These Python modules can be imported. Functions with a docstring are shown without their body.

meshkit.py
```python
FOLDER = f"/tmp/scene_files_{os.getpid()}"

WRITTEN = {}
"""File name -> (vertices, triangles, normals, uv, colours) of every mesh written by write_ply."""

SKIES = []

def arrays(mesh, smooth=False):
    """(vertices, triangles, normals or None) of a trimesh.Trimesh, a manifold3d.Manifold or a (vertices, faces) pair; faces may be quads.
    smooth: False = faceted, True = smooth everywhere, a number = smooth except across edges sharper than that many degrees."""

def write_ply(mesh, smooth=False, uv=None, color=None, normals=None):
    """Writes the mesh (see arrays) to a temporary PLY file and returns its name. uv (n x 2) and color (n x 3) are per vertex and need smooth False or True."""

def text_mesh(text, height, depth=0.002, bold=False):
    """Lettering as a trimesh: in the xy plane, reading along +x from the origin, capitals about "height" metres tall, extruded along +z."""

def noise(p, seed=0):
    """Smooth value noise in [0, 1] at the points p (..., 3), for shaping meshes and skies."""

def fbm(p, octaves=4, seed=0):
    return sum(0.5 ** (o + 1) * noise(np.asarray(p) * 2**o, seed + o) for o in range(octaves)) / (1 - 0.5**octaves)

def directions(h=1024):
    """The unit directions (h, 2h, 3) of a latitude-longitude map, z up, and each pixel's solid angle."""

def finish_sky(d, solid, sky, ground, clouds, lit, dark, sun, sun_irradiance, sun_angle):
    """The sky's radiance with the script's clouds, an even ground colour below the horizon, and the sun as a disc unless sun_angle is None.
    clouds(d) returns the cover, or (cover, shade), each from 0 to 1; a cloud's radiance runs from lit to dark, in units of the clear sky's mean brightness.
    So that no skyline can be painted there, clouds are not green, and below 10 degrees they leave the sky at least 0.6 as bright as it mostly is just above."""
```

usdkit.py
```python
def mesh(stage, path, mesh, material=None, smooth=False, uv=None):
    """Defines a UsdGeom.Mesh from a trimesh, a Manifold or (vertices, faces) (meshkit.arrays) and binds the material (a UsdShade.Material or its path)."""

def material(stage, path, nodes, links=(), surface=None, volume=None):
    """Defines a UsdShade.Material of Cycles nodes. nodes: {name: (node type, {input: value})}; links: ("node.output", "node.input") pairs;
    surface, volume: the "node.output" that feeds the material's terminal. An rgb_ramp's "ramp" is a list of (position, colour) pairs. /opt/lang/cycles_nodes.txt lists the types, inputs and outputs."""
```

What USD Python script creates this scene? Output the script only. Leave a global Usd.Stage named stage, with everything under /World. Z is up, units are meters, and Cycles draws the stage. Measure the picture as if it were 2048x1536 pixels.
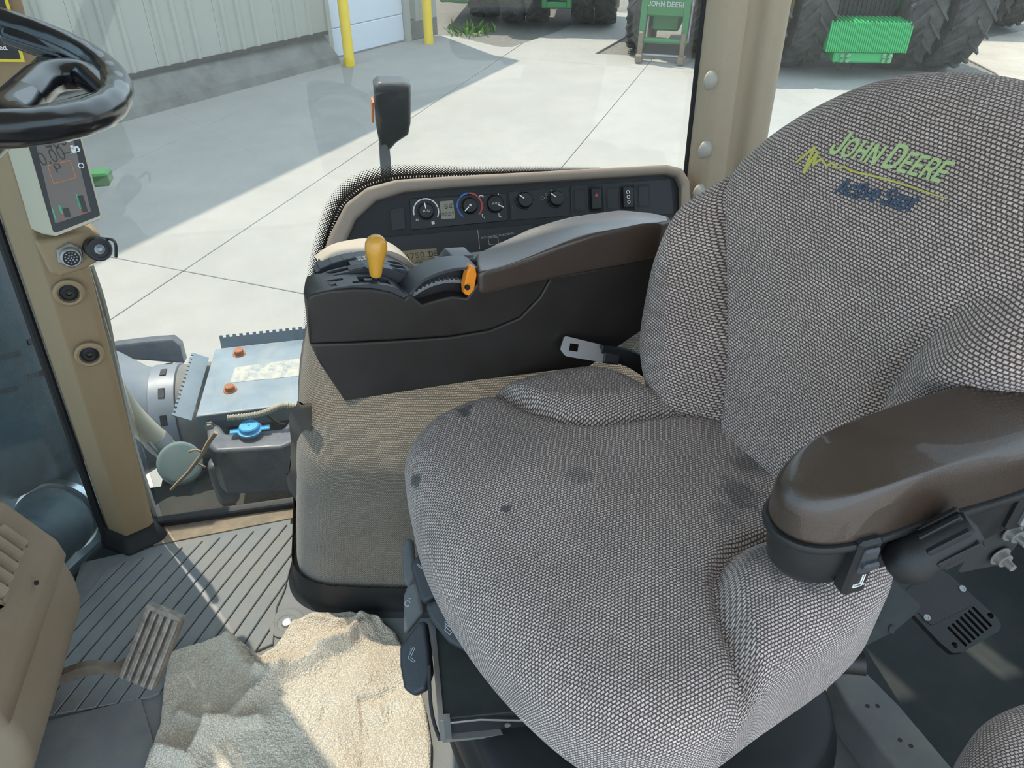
import math
import numpy as np, trimesh, manifold3d as m3
from shapely.geometry import Polygon
from shapely import affinity
from pxr import Usd, UsdGeom, UsdLux, UsdShade, Gf, Sdf, Vt
import usdkit, meshkit

stage = Usd.Stage.CreateInMemory()
UsdGeom.SetStageUpAxis(stage, 'Z'); UsdGeom.SetStageMetersPerUnit(stage, 1.0)
UsdGeom.Xform.Define(stage, '/World'); UsdGeom.Scope.Define(stage, '/World/Looks')
RNG = np.random.default_rng(7)

# ------------------------------------------------------------------ camera, sun, sky, exposure
# world: x runs to the tractor's rear, y to its right-hand side, z up; the yard is z = 0
PITCH, YAW, CZ = math.radians(36), math.radians(12), 2.9
cp, sp, ca, sa = math.cos(PITCH), math.sin(PITCH), math.cos(YAW), math.sin(YAW)
cam = UsdGeom.Camera.Define(stage, '/World/camera')
cam.CreateHorizontalApertureAttr(36.0); cam.CreateVerticalApertureAttr(27.0)
cam.CreateFocalLengthAttr(36.0 * 1540 / 2048)
cam.CreateClippingRangeAttr((0.05, 1000))
cam.CreateExposureAttr(0.0)
cam.AddTransformOp().Set(Gf.Matrix4d(ca, -sa, 0, 0, sa * sp, ca * sp, cp, 0, -sa * cp, -ca * cp, sp, 0, 0, 0, CZ, 1))
SUN = np.array([-.17, .43, 1.0]); SUN /= np.linalg.norm(SUN)
SUN_I, SKY_I = 1.65, .82
sun = UsdLux.DistantLight.Define(stage, '/World/sun')
sun.CreateAngleAttr(.6); sun.CreateNormalizeAttr(True); sun.CreateIntensityAttr(SUN_I); sun.CreateColorAttr(Gf.Vec3f(1, .93, .81))
_r = Gf.Rotation(Gf.Vec3d(0, 0, 1), Gf.Vec3d(*map(float, SUN)))
sun.AddTransformOp().Set(Gf.Matrix4d().SetRotate(_r))
sky = UsdLux.DomeLight.Define(stage, '/World/sky')
sky.CreateIntensityAttr(SKY_I); sky.CreateColorAttr(Gf.Vec3f(.66, .83, 1.0))

# ------------------------------------------------------------------ scene helpers
made = {}
def numbered(path):
    n = made.get(path, -1) + 1; made[path] = n
    return path if n == 0 else f'{path}_{n:03d}'
def mat4(o=(0, 0, 0), rz=0.0):
    return Gf.Matrix4d().SetRotate(Gf.Rotation(Gf.Vec3d(0, 0, 1), rz)) * Gf.Matrix4d().SetTranslate(Gf.Vec3d(*map(float, o)))
def keys(prim, label=None, cat=None, group=None, kind=None):
    for k, v in (('label', label), ('category', cat), ('group', group), ('kind', kind)):
        if v: prim.SetCustomDataByKey(k, v)
    return prim
def thing(name, label, cat, o=(0, 0, 0), rz=0.0, group=None, kind=None):
    x = UsdGeom.Xform.Define(stage, numbered('/World/' + name))
    x.AddTransformOp().Set(mat4(o, rz))
    return keys(x.GetPrim(), label, cat, group, kind)
def part(parent, name, mesh, m, smooth=35, label=None, uv=None, kind=None):
    p = usdkit.mesh(stage, numbered(f'{parent.GetPath()}/{name}'), mesh, M(m), smooth=True if uv is not None else smooth, uv=uv).GetPrim()
    return keys(p, label, kind=kind)
def solo(name, mesh, m, label, cat, smooth=35, group=None, kind=None, uv=None):
    p = usdkit.mesh(stage, numbered('/World/' + name), mesh, M(m), smooth=True if uv is not None else smooth, uv=uv).GetPrim()
    return keys(p, label, cat, group, kind)
def dup(src, label, o=(0, 0, 0), rz=0.0):
    d = src.GetCustomData(); base = src.GetName()
    x = UsdGeom.Xform.Define(stage, numbered('/World/' + base))
    x.GetPrim().GetReferences().AddInternalReference(src.GetPath()); x.GetPrim().SetInstanceable(True)
    x.ClearXformOpOrder(); x.AddTransformOp(opSuffix='own').Set(mat4(o, rz))
    return keys(x.GetPrim(), label, d.get('category'), d.get('group'))

# ------------------------------------------------------------------ mesh helpers
cat = trimesh.util.concatenate
def T(v, f): return trimesh.Trimesh(np.asarray(v, float), np.asarray(f), process=False)
def mv(m, o): m = m.copy(); m.apply_translation(o); return m
def frame(m, o, X, Y, Z=None):
    X = np.array(X, float); X /= np.linalg.norm(X); Y = np.array(Y, float)
    Y = Y - X * (X @ Y); Y /= np.linalg.norm(Y); Z = np.cross(X, Y)
    A = np.eye(4); A[:3, 0], A[:3, 1], A[:3, 2], A[:3, 3] = X, Y, Z, o
    m = m.copy(); m.apply_transform(A); return m
def swapyz(m):                      # mesh made in (b, z | depth r) -> local (b, r, z)
    v = np.array(m.vertices)[:, [0, 2, 1]]; return T(v, np.array(m.faces)[:, ::-1])
def hullm(pts): return trimesh.convex.convex_hull(np.asarray(pts, float))
def box(x0, x1, y0, y1, z0, z1, c=0.0):
    if c <= 0: return trimesh.creation.box(bounds=[[x0, y0, z0], [x1, y1, z1]])
    P = []
    for x, sx in ((x0, 1), (x1, -1)):
        for y, sy in ((y0, 1), (y1, -1)):
            for z, sz in ((z0, 1), (z1, -1)):
                P += [(x + sx * c, y + sy * c, z), (x + sx * c, y, z + sz * c), (x, y + sy * c, z + sz * c)]
    return hullm(P)
def rbox(x0, x1, y0, y1, z0, z1, r, n=20):
    s = m3.Manifold.sphere(r, n)
    h = m3.Manifold.batch_hull([s.translate((x, y, z)) for x in (x0 + r, x1 - r) for y in (y0 + r, y1 - r) for z in (z0 + r, z1 - r)])
    return fromm(h)
def fromm(h):
    q = h.to_mesh(); return T(q.vert_properties[:, :3], q.tri_verts)
def tom(m):
    m = trimesh.Trimesh(m.vertices, m.faces, process=True); return m3.Manifold(m3.Mesh(np.asarray(m.vertices, np.float32), np.asarray(m.faces, np.uint32)))
def loft(rings, cap=True, closed=True):
    R = np.asarray(rings, float); k, n = R.shape[:2]; F = []
    for i in range(k - 1):
        for j in range(n if closed else n - 1):
            a, b = i * n + j, i * n + (j + 1) % n
            F += [(a, b, b + n), (a, b + n, a + n)]
    V = R.reshape(-1, 3)
    if cap:
        V = np.vstack([V, R[0].mean(0), R[-1].mean(0)]); c0, c1 = k * n, k * n + 1
        for j in range(n):
            F += [(c0, (j + 1) % n, j), (c1, (k - 1) * n + j, (k - 1) * n + (j + 1) % n)]
    m = T(V, F)
    if cap and closed and m.volume < 0: m.invert()
    return m
def lathe(prof, n=28):
    P = np.asarray(prof, float); t = np.linspace(0, 2 * np.pi, n, endpoint=False)
    return loft([np.c_[r * np.cos(t), r * np.sin(t), np.full(n, z)] for r, z in P])
def cyl(r, h, n=20, c=0.0):         # axis z, from 0 to h, chamfer c
    c = min(c, h / 3, r / 2)
    return lathe([(r - c, 0), (r, c), (r, h - c), (r - c, h)] if c > 0 else [(r, 0), (r, h)], n)
def along(m, a, b):                 # mesh with axis +z from the origin -> from a towards b
    a, b = np.array(a, float), np.array(b, float); d = b - a; d /= np.linalg.norm(d)
    x = np.cross(d, [0, 0, 1] if abs(d[2]) < .9 else [1, 0, 0]); return frame(m, a, x, np.cross(d, x))
def rod(a, b, r, n=14, c=0.0): return along(cyl(r, float(np.linalg.norm(np.subtract(b, a))), n, c), a, b)
def spline(P, n=40, closed=False):
    from scipy.interpolate import CubicSpline
    P = np.asarray(P, float)
    if closed: P = np.vstack([P, P[:1]])
    d = np.r_[0, np.cumsum(np.linalg.norm(np.diff(P, axis=0), axis=1))]
    return CubicSpline(d, P, bc_type='periodic' if closed else 'natural')(np.linspace(0, d[-1], n, endpoint=not closed))
def tube(P, r, n=12, closed=False, ry=None):
    P = np.asarray(P, float); k = len(P); r = np.broadcast_to(r, k)
    t = np.roll(P, -1, 0) - np.roll(P, 1, 0) if closed else np.gradient(P, axis=0)
    t /= np.linalg.norm(t, axis=1)[:, None]; u = np.cross(t[0], [0, 0, 1]);
    if np.linalg.norm(u) < .1: u = np.cross(t[0], [1, 0, 0])
    R = []; a = np.linspace(0, 2 * np.pi, n, endpoint=False)
    for i in range(k):
        u = u - t[i] * (u @ t[i]); u /= np.linalg.norm(u); w = np.cross(t[i], u)
        R.append(P[i] + r[i] * (np.cos(a)[:, None] * u + np.sin(a)[:, None] * w * (1 if ry is None else ry)))
    if closed: R.append(R[0]); return loft(R, cap=False)
    return loft(R)
def rpoly(P, r=0.0, q=5):
    g = Polygon(P)
    if not g.is_valid: g = g.buffer(0)
    if r > 0: g = g.buffer(-r, quad_segs=q).buffer(2 * r, quad_segs=q).buffer(-r, quad_segs=q)
    return g
def ext(g, z0, z1, bev=0.0, steps=2):     # polygon extruded along z with rounded rims
    if not hasattr(g, 'exterior'): g = rpoly(g)
    if bev <= 0: return mv(trimesh.creation.extrude_polygon(g, z1 - z0, engine='earcut'), (0, 0, z0))
    g = g.simplify(bev * .05)
    L = np.array(g.exterior.coords)[:-1]
    if Polygon(L).exterior.is_ccw is False: L = L[::-1]
    e = np.roll(L, -1, 0) - L; e /= np.maximum(np.linalg.norm(e, axis=1), 1e-12)[:, None]
    nrm = np.c_[e[:, 1], -e[:, 0]]; a = nrm + np.roll(nrm, 1, 0)
    a /= np.maximum((a * nrm).sum(1), .45)[:, None]
    R = []
    for s in range(steps + 1):
        t = s / steps * np.pi / 2; R.append(np.c_[L - a * bev * (1 - np.sin(t)), np.full(len(L), z0 + bev * (1 - np.cos(t)))])
    for s in range(steps + 1):
        t = (1 - s / steps) * np.pi / 2; R.append(np.c_[L - a * bev * (1 - np.sin(t)), np.full(len(L), z1 - bev * (1 - np.cos(t)))])
    m = loft(R, cap=False); v, f = trimesh.creation.triangulate_polygon(Polygon(R[0][:, :2]).buffer(0) if not Polygon(R[0][:, :2]).is_valid else Polygon(R[0][:, :2]), engine='earcut')
    lo, hi = T(np.c_[v, np.full(len(v), z0)], f), T(np.c_[v, np.full(len(v), z1)], f)
    for c_, s in ((lo, -1), (hi, 1)):
        if c_.face_normals[:, 2].mean() * s < 0: c_.invert()
    out = cat([m, lo, hi]); return trimesh.Trimesh(out.vertices, out.faces, process=True)
def pillow(out, c, top, low, R, Rb=.01, rin=16, ne=8, nb=4):
    """A cushion: the closed outline out (n, 2) round the centre c, top(p) its height, low the height of its underside. Gives mesh, uv."""
    o = np.asarray(out, float); c = np.asarray(c, float); d = o - c; L = np.linalg.norm(d, axis=1)[:, None]; u = d / L
    V, UV = [], []
    for s in np.linspace(0.02, 1, rin):
        p = c + u * (L - R) * s; V.append(np.c_[p, top(p)]); UV.append(p)
    for k in range(1, ne + 1):
        t = k / ne * np.pi / 2; p = o - u * R * (1 - np.sin(t)); z = top(p) - R * (1 - np.cos(t))
        V.append(np.c_[p, z]); UV.append(o - u * R + u * R * t)
    zs = V[-1][:, 2:]; h = np.maximum(zs - low - Rb, .001)
    for k in (.33, .66, 1): V.append(np.c_[o, zs - h * k]); UV.append(o - u * R + u * (R * np.pi / 2 + h * k))
    for k in range(1, nb + 1):
        t = k / nb * np.pi / 2; V.append(np.c_[o - u * Rb * (1 - np.cos(t)), zs - h - Rb * np.sin(t)]); UV.append(UV[-1] + u * Rb * .5)
    V.append(np.c_[c + u * (L * .5), V[-1][:, 2:]]); UV.append(UV[-1])
    m = loft(V); uv = np.vstack(UV + [c[None], c[None]]); return m, uv
def text(s, h, depth=.0008, bold=False): return meshkit.text_mesh(s, h, depth, bold)
def ctext(s, h, depth=.0008, bold=False):
    m = text(s, h, depth, bold); b = m.bounds; return mv(m, (-(b[0][0] + b[1][0]) / 2, -h / 2, 0))

# ------------------------------------------------------------------ materials
MATS = {}
def M(m): return MATS[m]
def pbr(name, col, rough=.5, metal=0.0, bump=None, var=None, spec=.5, coat=0.0, sheen=0.0, emit=0.0, dust=None):
    """bump (scale, distance); var (scale, colour2, amount); dust (colour, amount, scale): settled dirt in blotches."""
    N = {'p': ('principled_bsdf', dict(roughness=rough, metallic=metal, specular_ior_level=spec, coat_weight=coat, sheen_weight=sheen, base_color=col)),
         't': ('texture_coordinate', {})}
    K = []; last = None
    if var:
        N['n'] = ('noise_texture', dict(scale=var[0], detail=5, roughness=.65)); K.append(('t.object', 'n.vector'))
        N['nr'] = ('map_range', dict(from_min=.35, from_max=.68, to_min=0, to_max=var[2], clamp=True)); K.append(('n.fac', 'nr.value'))
        N['mx'] = ('mix_color', dict(a=col, b=var[1])); K += [('nr.result', 'mx.fac')]; last = 'mx.result'
    if dust:
        N['dn'] = ('noise_texture', dict(scale=dust[2], detail=6, roughness=.7)); K.append(('t.object', 'dn.vector'))
        N['dr'] = ('map_range', dict(from_min=.42, from_max=.75, to_min=0, to_max=dust[1], clamp=True)); K.append(('dn.fac', 'dr.value'))
        N['dm'] = ('mix_color', dict(a=col, b=dust[0])); K.append(('dr.result', 'dm.fac'))
        if last: K.append((last, 'dm.a'))
        last = 'dm.result'
        N['rr'] = ('map_range', dict(from_min=0, from_max=1, to_min=rough, to_max=.95)); K += [('dr.result', 'rr.value'), ('rr.result', 'p.roughness')]
    if last: K.append((last, 'p.base_color'))
    if bump:
        N['bn'] = ('noise_texture', dict(scale=bump[0], detail=3)); N['b'] = ('bump', dict(distance=bump[1], strength=1.0))
        K += [('t.object', 'bn.vector'), ('bn.fac', 'b.height'), ('b.normal', 'p.normal')]
    if emit:
        N['p'][1].update(emission_color=col, emission_strength=emit)
    MATS[name] = usdkit.material(stage, '/World/Looks/' + name, N, K, surface='p.BSDF')
def weave(name, light, second, dark, bw, rh, stains=(), fine=.0009, gap=.0009, rough=.95):
    """Basket weave on the mesh's uv (metres): rows of short light threads, offset row by row, dark between."""
    N = {'uv': ('uvmap', dict(attribute='st')), 'wn': ('noise_texture', dict(scale=26.0, detail=3)),
         'wo': ('vector_math', dict(math_type='scale', scale=.0042)), 'ws': ('vector_math', dict(math_type='add')),
         'br': ('brick_texture', dict(scale=1.0, brick_width=bw, row_height=rh, mortar_size=gap, mortar_smooth=.9, offset=.5, color1=light, color2=second, mortar=dark)),
         'pn': ('noise_texture', dict(scale=9.0, detail=4)), 'pr': ('map_range', dict(from_min=.3, from_max=.7, to_min=.86, to_max=1.10, clamp=True)),
         'tn': ('noise_texture', dict(scale=520.0, detail=2)), 'tr': ('map_range', dict(from_min=.25, from_max=.75, to_min=.68, to_max=1.28, clamp=True)),
         'm1': ('math', dict(math_type='multiply')), 'vm': ('vector_math', dict(math_type='scale')),
         'b': ('bump', dict(distance=fine, strength=1.0, invert=True)), 'p': ('principled_bsdf', dict(roughness=rough, specular_ior_level=.12, sheen_weight=.25, sheen_roughness=.5))}
    K = [('uv.UV', 'wn.vector'), ('wn.color', 'wo.vector1'), ('uv.UV', 'ws.vector1'), ('wo.vector', 'ws.vector2'), ('ws.vector', 'br.vector'),
         ('br.fac', 'b.height'), ('b.normal', 'p.normal'),
         ('uv.UV', 'pn.vector'), ('pn.fac', 'pr.value'), ('uv.UV', 'tn.vector'), ('tn.fac', 'tr.value'), ('pr.result', 'm1.value1'), ('tr.result', 'm1.value2'),
         ('br.color', 'vm.vector1'), ('m1.value', 'vm.scale')]
    last = 'vm.vector'
    if stains:
        N['sn'] = ('noise_texture', dict(scale=45.0, detail=4)); K.append(('uv.UV', 'sn.vector'))
        N['so'] = ('math', dict(math_type='multiply_add', value2=.05, value3=-.025)); K.append(('sn.fac', 'so.value1')); acc = None
        for i, (x, y, r, a) in enumerate(stains):
            N[f'd{i}'] = ('vector_math', dict(math_type='distance', vector2=(x, y, 0))); K.append(('uv.UV', f'd{i}.vector1'))
            N[f'e{i}'] = ('math', dict(math_type='add')); K += [(f'd{i}.value', f'e{i}.value1'), ('so.value', f'e{i}.value2')]
            N[f'g{i}'] = ('map_range', dict(range_type='smoothstep', from_min=r * .35, from_max=r, to_min=a, to_max=0, clamp=True)); K.append((f'e{i}.value', f'g{i}.value'))
            if acc:
                N[f'h{i}'] = ('math', dict(math_type='maximum')); K += [(acc, f'h{i}.value1'), (f'g{i}.result', f'h{i}.value2')]; acc = f'h{i}.value'
            else: acc = f'g{i}.result'
        N['sm'] = ('mix_color', dict(b=(.035, .034, .036))); K += [(acc, 'sm.fac'), (last, 'sm.a')]; last = 'sm.result'
    K.append((last, 'p.base_color'))
    MATS[name] = usdkit.material(stage, '/World/Looks/' + name, N, K, surface='p.BSDF')
def pane(name, tint, dirt=0.0, dirtcol=(.6, .6, .55)):
    N = {'lw': ('layer_weight', dict(blend=.5)), 'pw': ('math', dict(math_type='power', value2=5.0)), 'f': ('math', dict(math_type='multiply_add', value2=.96, value3=.03)), 't': ('transparent_bsdf', dict(color=tint)), 'g': ('glossy_bsdf', dict(color=(1, 1, 1), roughness=.0)), 'm': ('mix_closure', {})}
    K = [('lw.facing', 'pw.value1'), ('pw.value', 'f.value1'), ('f.value', 'm.fac'), ('t.BSDF', 'm.closure1'), ('g.BSDF', 'm.closure2')]; out = 'm.closure'
    if dirt:
        N['tc'] = ('texture_coordinate', {}); N['n'] = ('noise_texture', dict(scale=6.0, detail=8, roughness=.75)); K.append(('tc.object', 'n.vector'))
        N['r'] = ('map_range', dict(from_min=.35, from_max=.8, to_min=dirt * .35, to_max=dirt, clamp=True)); K.append(('n.fac', 'r.value'))
        N['d'] = ('diffuse_bsdf', dict(color=dirtcol)); N['m2'] = ('mix_closure', {}); K += [('r.result', 'm2.fac'), ('m.closure', 'm2.closure1'), ('d.BSDF', 'm2.closure2')]; out = 'm2.closure'
    MATS[name] = usdkit.material(stage, '/World/Looks/' + name, N, K, surface=out)
# ------------------------------------------------------------------ materials in use
pbr('concrete', (.35, .337, .312), .9, var=(.9, (.30, .29, .268), .8), bump=(60, .002), dust=((.28, .268, .243), .5, 3.0))
pbr('kerb_concrete', (.20, .20, .185), .95, var=(3, (.11, .108, .098), .9), bump=(40, .004))
pbr('gravel', (.23, .22, .20), 1.0, var=(14, (.17, .16, .147), .9), bump=(55, .02))
pbr('sand', (.42, .375, .315), 1.0, var=(1.3, (.32, .28, .235), .9), bump=(30, .02))
pbr('siding', (.37, .375, .325), .55, var=(2, (.33, .335, .29), .5))
pbr('white_door', (.60, .65, .72), .5)
pbr('dark_trim', (.035, .035, .035), .7)
pbr('yellow_paint', (.82, .58, .02), .5, var=(5, (.70, .48, .03), .5))
pbr('tractor_green', (.025, .19, .055), .4, var=(3, (.04, .16, .06), .5))
pbr('weight_green', (.04, .42, .13), .4)
pbr('tractor_yellow', (.75, .52, .02), .45)
pbr('tyre', (.026, .026, .026), .85, var=(4, (.10, .095, .088), .8))
pbr('grille', (.02, .02, .02), .6)
pbr('steel_grey', (.30, .31, .32), .45, metal=.6)
pbr('white_lens', (.85, .82, .75), .3)
pbr('leaf', (.12, .22, .05), .7)
pbr('tan_plastic', (.24, .175, .112), .6, bump=(900, .0003), dust=((.31, .25, .19), .35, 9))
pbr('tan_post', (.275, .190, .103), .5, bump=(500, .0002), dust=((.33, .24, .14), .5, 7))
pbr('tan_cover', (.44, .355, .245), .8, bump=(1300, .0006))
pbr('tan_bezel', (.26, .205, .16), .55, bump=(1200, .0002))
pbr('beige_plastic', (.52, .43, .34), .45)
pbr('beige_display', (.50, .44, .32), .5)
pbr('fastener', (.40, .37, .31), .5)
pbr('black_plastic', (.009, .009, .0095), .45, bump=(1500, .0002), dust=((.045, .043, .041), .3, 9))
pbr('panel_black', (.008, .008, .009), .5, bump=(1800, .0002), dust=((.035, .035, .035), .35, 6))
pbr('panel_black_face', (.013, .0135, .015), .45)
pbr('rubber', (.007, .0072, .008), .6, dust=((.05, .044, .038), .3, 12))
pbr('mat_rubber', (.155, .163, .166), .62, var=(30, (.195, .195, .183), .6), dust=((.36, .28, .19), .28, 9), bump=(300, .0004))
pbr('mat_dirt', (.16, .13, .10), .9, var=(20, (.34, .26, .17), .9))
pbr('dark_floor', (.020, .025, .025), .85, dust=((.055, .054, .047), .6, 9))
pbr('headliner', (.55, .50, .44), .9)
pbr('wheel_black', (.008, .009, .011), .17, bump=(1400, .00006), coat=.4)
pbr('wheel_silver', (.35, .36, .37), .35, metal=.4)
pbr('arm_vinyl', (.042, .025, .016), .38, bump=(750, .0003), spec=.7, coat=.35)
pbr('console_brown', (.019, .0150, .0125), .40, bump=(900, .0002), dust=((.07, .06, .055), .16, 12))
pbr('control_plastic', (.045, .048, .055), .36, bump=(1500, .0002))
pbr('amber', (.62, .30, .035), .28, coat=.3)
pbr('orange', (.85, .26, .015), .38)
pbr('chrome', (.62, .61, .60), .28, metal=1.0)
pbr('steel_dull', (.34, .33, .31), .5, metal=.8, dust=((.25, .2, .15), .5, 25))
pbr('rust', (.40, .15, .07), .85, var=(60, (.25, .10, .05), .8))
pbr('print_white', (.75, .75, .72), .6)
pbr('print_grey', (.42, .43, .44), .6)
pbr('lcd_amber', (.20, .15, .075), .35)
pbr('lcd_grey', (.27, .25, .18), .35)
pbr('lcd_dark', (.03, .026, .018), .5)
pbr('screen_brown', (.13, .098, .074), .3)
pbr('screen_orange', (.55, .17, .04), .5)
pbr('screen_green', (.05, .42, .20), .5)
pbr('screen_red', (.5, .06, .04), .5)
pbr('blue_print', (.04, .16, .50), .5)
pbr('red_print', (.55, .06, .05), .5)
pbr('lamp_body', (.030, .034, .040), .4, bump=(600, .0002))
pbr('lamp_stalk', (.26, .29, .33), .5)
pbr('amber_lens', (.8, .22, .03), .25)
pbr('logo_green', (.44, .55, .24), .8, bump=(1500, .0006))
pbr('logo_yellow', (.48, .44, .10), .8)
pbr('logo_blue', (.055, .085, .135), .85, bump=(1500, .0006))
pbr('steel_plate', (.20, .26, .31), .45, metal=.3, var=(7, (.13, .17, .21), .7), dust=((.33, .33, .29), .4, 6))
pbr('worn_decal', (.50, .47, .38), .8, var=(50, (.22, .26, .29), 1.0))
pbr('duct_plastic', (.15, .175, .21), .4, var=(4, (.27, .29, .31), .5), dust=((.3, .28, .25), .3, 7))
pbr('duct_rubber', (.15, .15, .145), .7, dust=((.33, .29, .22), .5, 8))
pbr('tank_plastic', (.075, .085, .11), .35, dust=((.25, .24, .22), .4, 10))
pbr('cap_blue', (.06, .34, .62), .4)
pbr('hose_tan', (.36, .34, .26), .8, dust=((.5, .43, .32), .5, 12))
pbr('canister_teal', (.13, .19, .19), .5, dust=((.25, .25, .22), .4, 12))
pbr('twig', (.34, .26, .17), .9, bump=(300, .001))
pbr('hood_dark', (.035, .052, .062), .35, dust=((.12, .14, .15), .5, 4))
pbr('frame_dark', (.014, .019, .019), .7, dust=((.085, .075, .055), .5, 8))
pbr('elbow_rubber', (.050, .062, .065), .5, dust=((.16, .17, .16), .4, 9))
pbr('decal_black', (.012, .012, .012), .4)
pbr('decal_yellow', (.75, .58, .03), .4)
pane('side_glass', (.855, .858, .838), .03)
pane('front_glass', (.78, .86, .88), .10, (.45, .5, .52))
weave('seat_weave', (.65, .525, .46), (.485, .375, .322), (.075, .047, .04), .0052, .0037, gap=.0011)
weave('cushion_weave', (.69, .57, .515), (.505, .405, .358), (.075, .05, .043), .0046, .0033, gap=.0010,
      stains=[(-.127, .266, .016, .85), (-.235, .194, .013, .85), (-.16, .061, .008, .8), (-.056, .068, .022, .35), (.106, -.041, .035, .6), (.153, -.003, .035, .6), (.068, -.06, .03, .35), (.05, -.16, .040, .7), (.06, -.19, .03, .5)])
weave('console_cloth', (.33, .285, .225), (.26, .215, .165), (.12, .095, .072), .0034, .0026, fine=.0006)
pbr('cloth_edge', (.075, .062, .05), .95)
pane('rear_glass', (.86, .875, .865))
pbr('pedal_arm', (.24, .19, .14), .85, var=(30, (.14, .10, .07), .8))
pbr('pedal_pad', (.36, .32, .27), .55, metal=.35, var=(60, (.14, .11, .085), .9))

# ------------------------------------------------------------------ the yard
g = thing('ground', 'sandy gravel yard around the concrete slabs', None, kind='structure')
part(g, 'gravel_base', box(-60, 70, -40, 90, -.4, -.035), 'gravel')
dirt = part(g, 'sandy_dirt', ext(rpoly([(8.6, 8.5), (9.3, 10.0), (9.6, 11.6), (12, 12.4), (16, 11.2), (17, 3), (10, 3)], .6), -.035, -.006, .01), 'sand')
GA = math.radians(58.5); e1 = np.array([math.cos(GA), math.sin(GA)]); e2 = np.array([e1[1], -e1[0]]); g0 = np.array([2.191, 7.626])
pv = thing('pavement', 'pale concrete yard slabs with narrow joints', None, kind='structure')
lim1 = np.array([2.712, 12.915]) @ e1; lim2 = np.array([4.2, 12.12]) @ e1
E2S = [-32, -24, -17.5, -10.9, -6.5, -4.34, -2.13, 2.27, 6.7, 11.1, 18, 26]
for b0, b1 in zip(E2S[:-1], E2S[1:]):
    for j in range(-5, 3):
        a0 = 4.34 + 7.5 * j; a1 = a0 + 7.5
        q = Polygon([a * e1 + b * e2 for a, b in ((a0, b0), (a1, b0), (a1, b1), (a0, b1))]).buffer(-.004, join_style=2)
        cut = Polygon([(-60, 14.3), (1.9, 14.0), (2.55, 13.0), (2.75, 12.95), (3.8, 13.95), (4.9, 15.4), (5.9, 15.1), (4.75, 13.25), (3.93, 12.25), (4.45, 12.02), (8.9, 9.95), (9.6, 7.0), (14, 2), (60, -60), (-60, -60)])
        q = q.intersection(cut)
        for s in getattr(q, 'geoms', [q]):
            if not s.is_empty and s.area > .05: part(pv, 'slab', ext(s, -.12, float(RNG.uniform(-.002, .001)), .004, 1), 'concrete')

# ------------------------------------------------------------------ the metal shed with its door, and the posts before it
W0, W1 = np.array([-2.589, 10.62]), np.array([1.70, 14.12]); wd = (W1 - W0) / np.linalg.norm(W1 - W0); wn = np.array([wd[1], -wd[0]]); WH = 4.3
def rake(s): return float(np.interp(s, [-12, -4, 5.6], [5.6, 9.2, 4.6]))
WL = float(np.linalg.norm(W1 - W0)); W1 = W0 + wd * WL
bd = thing('metal_shed', 'long beige ribbed metal shed with a white sectional door', 'building', (*W0, 0), math.degrees(math.atan2(wd[1], wd[0])))
door0 = float((np.array([-.128, 12.688]) - W0) @ wd); door1 = door0 + (np.array([1.0203, 13.1, .0895])[0] - -.128) / wd[0] * 1.03 + .1
door1 = min(door1, WL - .5)
def ribbed(x0, x1, z0, z1):
    P = [(x0, 0)]; x = x0
    while x + .229 <= x1 + 1e-6:
        P += [(x + .075, 0), (x + .095, -.03), (x + .14, -.03), (x + .16, 0)]; x += .229
    P += [(x1, 0), (x1, .05), (x0, .05)]
    return ext(Polygon(P), z0, z1)
x = -13.0 * .916 + door0
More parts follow.
